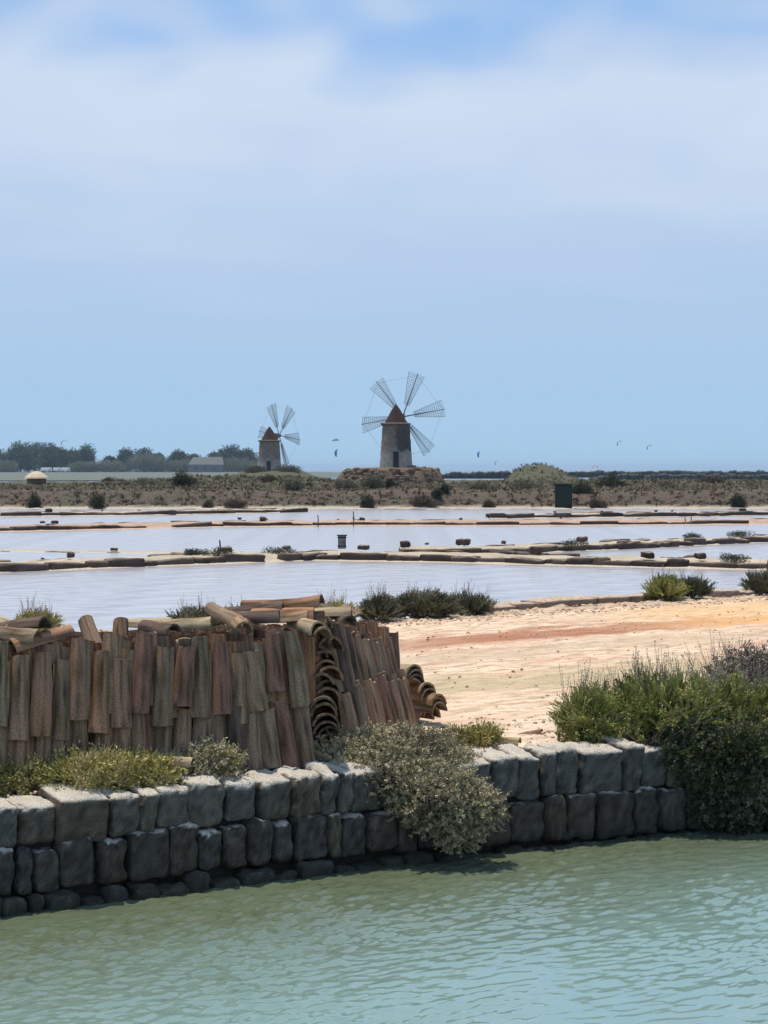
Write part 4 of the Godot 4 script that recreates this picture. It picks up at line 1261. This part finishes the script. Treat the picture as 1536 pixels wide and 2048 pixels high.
func build_mills() -> void:
	var at := far(792, 934, 267)
	windmill("larger windmill with red conical roof on a rubble platform", at, -0.42, deg_to_rad(9), true)
	# the platform that it stands on: rubble facing, earth top
	var p := thing("mill_platform", "reddish rubble platform under the larger windmill", "stone platform", Transform3D(Basis(), Vector3(at.x - 0.6, 0.3, at.z)))
	var m := Mb.new()
	var tint := func(q: Vector3, _n: Vector3, _o: Vector3) -> Color:
		return Color(0.13, 0.088, 0.066).lerp(Color(0.18, 0.135, 0.09), 0.5 + nz.get_noise_3dv(q * 0.8))
	lathe(m, [Vector2(7.6, -0.5), Vector2(7.0, 0.9), Vector2(6.3, 2.0), Vector2(5.9, 2.3), Vector2(3.0, 2.52), Vector2(0.3, 2.55)], 48, tint, 1.0)
	part("core", m.mesh(M.bank_soil), p)
	for i in 210:
		var a := rr(0.05, PI - 0.05)
		var y := rr(0.2, 2.25)
		var rad := lerpf(7.2, 6.0, clampf(y / 2.3, 0, 1))
		var sz := rr(0.4, 1.0)
		var base := [Color(0.14, 0.09, 0.068), Color(0.10, 0.068, 0.057), Color(0.21, 0.155, 0.095), Color(0.16, 0.11, 0.08)][rng.randi() % 4] as Color
		var tn := func(q: Vector3, _n: Vector3, oo: Vector3) -> Color: return base * (1.0 + 0.5 * nz.get_noise_3dv(q * 3.0 + oo))
		var sb := Mb.new()
		block(sb, Vector3(sz, sz * 0.6, sz * 0.7), 0.12, 3, 0.08, tn)
		part("stone", sb.mesh(M.far_stone), p, Transform3D(Basis.from_euler(Vector3(rr(-0.3, 0.3), PI / 2 - a + rr(-0.3, 0.3), rr(-0.2, 0.2))), Vector3(cos(a) * rad, y, sin(a) * rad)))
	for i in 14:                                   # a ruined wall beside the mill
		var sb := Mb.new()
		var tn := func(q: Vector3, _n: Vector3, oo: Vector3) -> Color: return Color(0.24, 0.19, 0.14) * (1.0 + 0.5 * nz.get_noise_3dv(q * 3.0 + oo))
		block(sb, Vector3(rr(0.5, 0.9), rr(0.35, 0.6), 0.6), 0.1, 3, 0.07, tn)
		part("stone", sb.mesh(M.far_stone), p, Transform3D(Basis(Vector3.UP, rr(-0.3, 0.3)), Vector3(2.4 + i * 0.26, 2.55 + rr(-0.1, 0.15) - 0.03 * i, 1.2 + rr(-0.4, 0.4))))
	var at2 := far(539, 944, 365)
	at2.y = bank_at(at2.x, 365) - 0.1
	windmill("smaller, more distant windmill at the left among scrub", at2, -0.86, deg_to_rad(-8), false)
	for b in [["grey scrub at the left foot of the distant windmill", 512, 956, 2.0, 0.9], ["grey scrub at the right foot of the distant windmill", 575, 950, 2.4, 1.1]]:
		var q := far(b[1], b[2], 358)
		q.y = bank_at(q.x, 358) - 0.3
		shrub("far_bush", b[0], "bush", "bushes round the distant windmill", q, [["foliage", "clump", [[Vector3(0, b[4] * 0.4, 0), Vector3(b[3], b[4] * 0.6, 1.5), 160]], [Color(0.08, 0.085, 0.055), Color(0.15, 0.15, 0.095), Color(0.19, 0.18, 0.12)], 0.3, 0.6, Vector2(1.2, 2.0)]], 0, Vector3.ONE)

# ---------------------------------------------------------------- small things
func kite(label: String, px: float, py: float, span: float, turn: float, tilt: float, m: Material) -> void:
	var depth := 900.0
	span *= 1.35
	var mb := Mb.new()
	var rows := []
	for i in 13:
		var a := lerpf(-1.25, 1.25, i / 12.0)
		var ch := 0.30 * cos(a * 0.95) + 0.03
		var c := Vector3(sin(a), cos(a) - 0.6, 0) * span * 0.5
		var row := []
		for q in [[-0.5, 0.0], [-0.3, 0.05], [0.1, 0.06], [0.5, 0.0], [0.1, 0.015], [-0.3, 0.01]]:
			row.append(mb.add(c + Vector3(sin(a) * q[1], cos(a) * q[1], q[0] * ch * 2.0) * span * 0.5))
		rows.append(row)
	for i in 12:
		for k in 6: mb.quad(rows[i][k], rows[i][(k + 1) % 6], rows[i + 1][(k + 1) % 6], rows[i + 1][k])
	for e in [0, 12]:
		for k in range(1, 5): mb.tri(rows[e][0], rows[e][k], rows[e][k + 1])
	mb.close_from(0)
	var o := MeshInstance3D.new()
	o.name = numbered("kite")
	o.mesh = mb.mesh(m)
	o.transform = Transform3D(Basis(Vector3.BACK, turn) * Basis(Vector3.UP, 0.5) * Basis(Vector3.RIGHT, tilt), far(px, py, depth))
	add_child(o)
	tag(o, label, "kite", "surfing kites over the lagoon")

func build_small_things() -> void:
	kite("dark grey kite over the left end of the far clump", 128, 884, 2.6, 0.5, 0.3, M.kite_grey)
	kite("light blue kite right of the dark grey one at left", 182, 890, 2.8, -0.2, 0.4, M.kite_cyan)
	kite("upper blue-grey kite between the two windmills", 672, 881, 2.5, 0.0, 0.9, M.kite_grey)
	kite("lower bright blue kite between the two windmills", 673, 905, 2.9, 1.4, 1.1, M.kite_blue)
	kite("blue kite in the sky right of the larger windmill", 958, 908, 2.5, 1.3, 0.9, M.kite_blue)
	kite("faint grey kite low over the moles beside the mound", 993, 925, 2.0, 0.9, 0.2, M.kite_grey)
	kite("pale crescent kite high over the right lagoon", 1238, 886, 2.4, 0.8, 0.1, M.kite_grey)
	kite("pale crescent kite farthest right over the lagoon", 1298, 894, 2.4, 0.7, 0.1, M.kite_grey)
	kite("reddish kite just above the horizon at right", 1190, 934, 2.4, 0.0, 0.2, M.kite_red)
	# sluice board
	var p := on(684, 1097, PAN + 0.1)
	var o := thing("sluice_board", "dark upright sluice board standing on the nearest dike", "sluice gate", Transform3D(Basis(), p))
	var k := 55.0 / FOCAL
	for i in 4:
		var m := Mb.new()
		block(m, Vector3(0.048, 0.34, 0.05), 0.006, 2, 0.002, plain_tint)
		part("plank", m.mesh(M.dark_wood), o, Transform3D(Basis(), Vector3(-0.078 + i * 0.052, 0.16, 0)))
	for i in 2:
		var m := Mb.new()
		block(m, Vector3(0.24, 0.035, 0.03), 0.006, 2, 0.002, plain_tint)
		part("crossbar", m.mesh(M.dark_wood), o, Transform3D(Basis(), Vector3(0, 0.06 + i * 0.23, -0.042)))
	var mt := Mb.new()
	block(mt, Vector3(0.27, 0.035, 0.08), 0.006, 2, 0.002, plain_tint)
	part("top_rail", mt.mesh(M.dark_wood), o, Transform3D(Basis(), Vector3(0, 0.345, 0)))
	# dark cabinet at the bank's foot
	p = on(1127, 1016, 0.38)
	var c := thing("cabinet", "dark green upright cabinet at the foot of the bank at right", "cabinet", Transform3D(Basis(Vector3.UP, -0.1), p))
	var m := Mb.new()
	block(m, Vector3(0.96, 1.35, 0.7), 0.03, 3, 0.005, plain_tint)
	part("body", m.mesh(M.cabinet), c, Transform3D(Basis(), Vector3(0, 0.62, 0)))
	m = Mb.new()
	block(m, Vector3(1.06, 0.08, 0.8), 0.02, 3, 0.004, plain_tint)
	part("lid", m.mesh(M.cabinet), c, Transform3D(Basis(), Vector3(0, 1.34, 0)))
	m = Mb.new()
	block(m, Vector3(0.74, 1.1, 0.04), 0.015, 2, 0.002, plain_tint)
	var door := part("door", m.mesh(M.cabinet), c, Transform3D(Basis(), Vector3(0, 0.62, 0.362)))
	m = Mb.new()
	block(m, Vector3(0.04, 0.16, 0.05), 0.01, 2, 0.0, plain_tint)
	part("handle", m.mesh(M.dark_wood), door, Transform3D(Basis(), Vector3(0.28, 0, 0.04)))
	# poles
	for q in [["thin weathered pole in the weeds of the nearest dike", 440, 1110, 1080, PAN + 0.1], ["left thin pole on the far dike", 636, 1048, 1030, PAN + 0.1], ["taller right thin pole on the far dike", 707, 1047, 1023, PAN + 0.1], ["left short stake on the far dike at right", 1370, 1043, 1034, PAN + 0.1], ["right short stake on the far dike at right", 1382, 1043, 1030, PAN + 0.1]]:
		var foot := on(q[1], q[2], q[4])
		var h: float = (q[2] - q[3]) * -foot.z / FOCAL
		m = Mb.new()
		tube(m, [Vector3(0, -0.15, 0), Vector3(0.01, h * 0.5, 0), Vector3(-0.01, h, 0)], 0.024, 0.018, 6)
		var pole := MeshInstance3D.new()
		pole.name = numbered("pole")
		pole.mesh = m.mesh(M.pole_wood)
		pole.position = foot
		add_child(pole)
		tag(pole, q[0], "pole", "thin poles standing in the salt pans")

# ---------------------------------------------------------------- the scene
func _ready() -> void:
	rng.seed = 7
	nz.seed = 3; nz.frequency = 1.0; nz.fractal_octaves = 3
	nf.seed = 8; nf.frequency = 1.0; nf.fractal_octaves = 4
	var cam := Camera3D.new()
	cam.name = "camera"
	cam.fov = rad_to_deg(2.0 * atan(1024.0 / FOCAL))
	cam.near = 0.1
	cam.far = 20000.0
	cam.position = Vector3(0, EYE, 0)
	cam.rotation = Vector3(-PITCH, 0, 0)
	add_child(cam)
	cam.current = true
	var env := Environment.new()
	env.background_mode = Environment.BG_SKY
	env.sky = make_sky()
	env.background_energy_multiplier = 1.0
	env.tonemap_mode = Environment.TONE_MAPPER_LINEAR
	env.tonemap_exposure = 1.0
	env.sdfgi_enabled = true
	env.ssao_enabled = true
	env.ssil_enabled = true
	env.fog_enabled = true
	env.fog_density = 0.00012
	env.fog_light_color = Color(0.75, 0.85, 0.95)
	var we := WorldEnvironment.new()
	we.name = "world_environment"
	we.environment = env
	add_child(we)
	var sun := DirectionalLight3D.new()
	sun.name = "sun"
	sun.light_energy = 1.5
	sun.light_color = Color(1.0, 0.95, 0.87)
	sun.light_angular_distance = 0.5
	sun.shadow_enabled = true
	sun.look_at_from_position(Vector3.ZERO, Vector3(0.17, -1.0, 0.125))
	add_child(sun)
	make_materials()
	for k in ["dry", "spike", "soft", "stalk", "grass", "clump"]: sprigs[k] = sprig(k)
	grain(mat("rust_sand", Color(0.48, 0.38, 0.31), 0.98), noise_tex(0.03, 6, 512, 0.0, [Color(0.65, 0.5, 0.42).linear_to_srgb(), Color(0.95, 0.85, 0.78).linear_to_srgb(), Color(1, 1, 1)]), null, 0.5)
	build_ground()
	build_water()
	build_bank()
	build_wall()
	build_dikes()
	make_tile_meshes()
	build_tile_stack()
	build_mills()
	build_loose_tiles()
	build_small_things()
	build_plants()
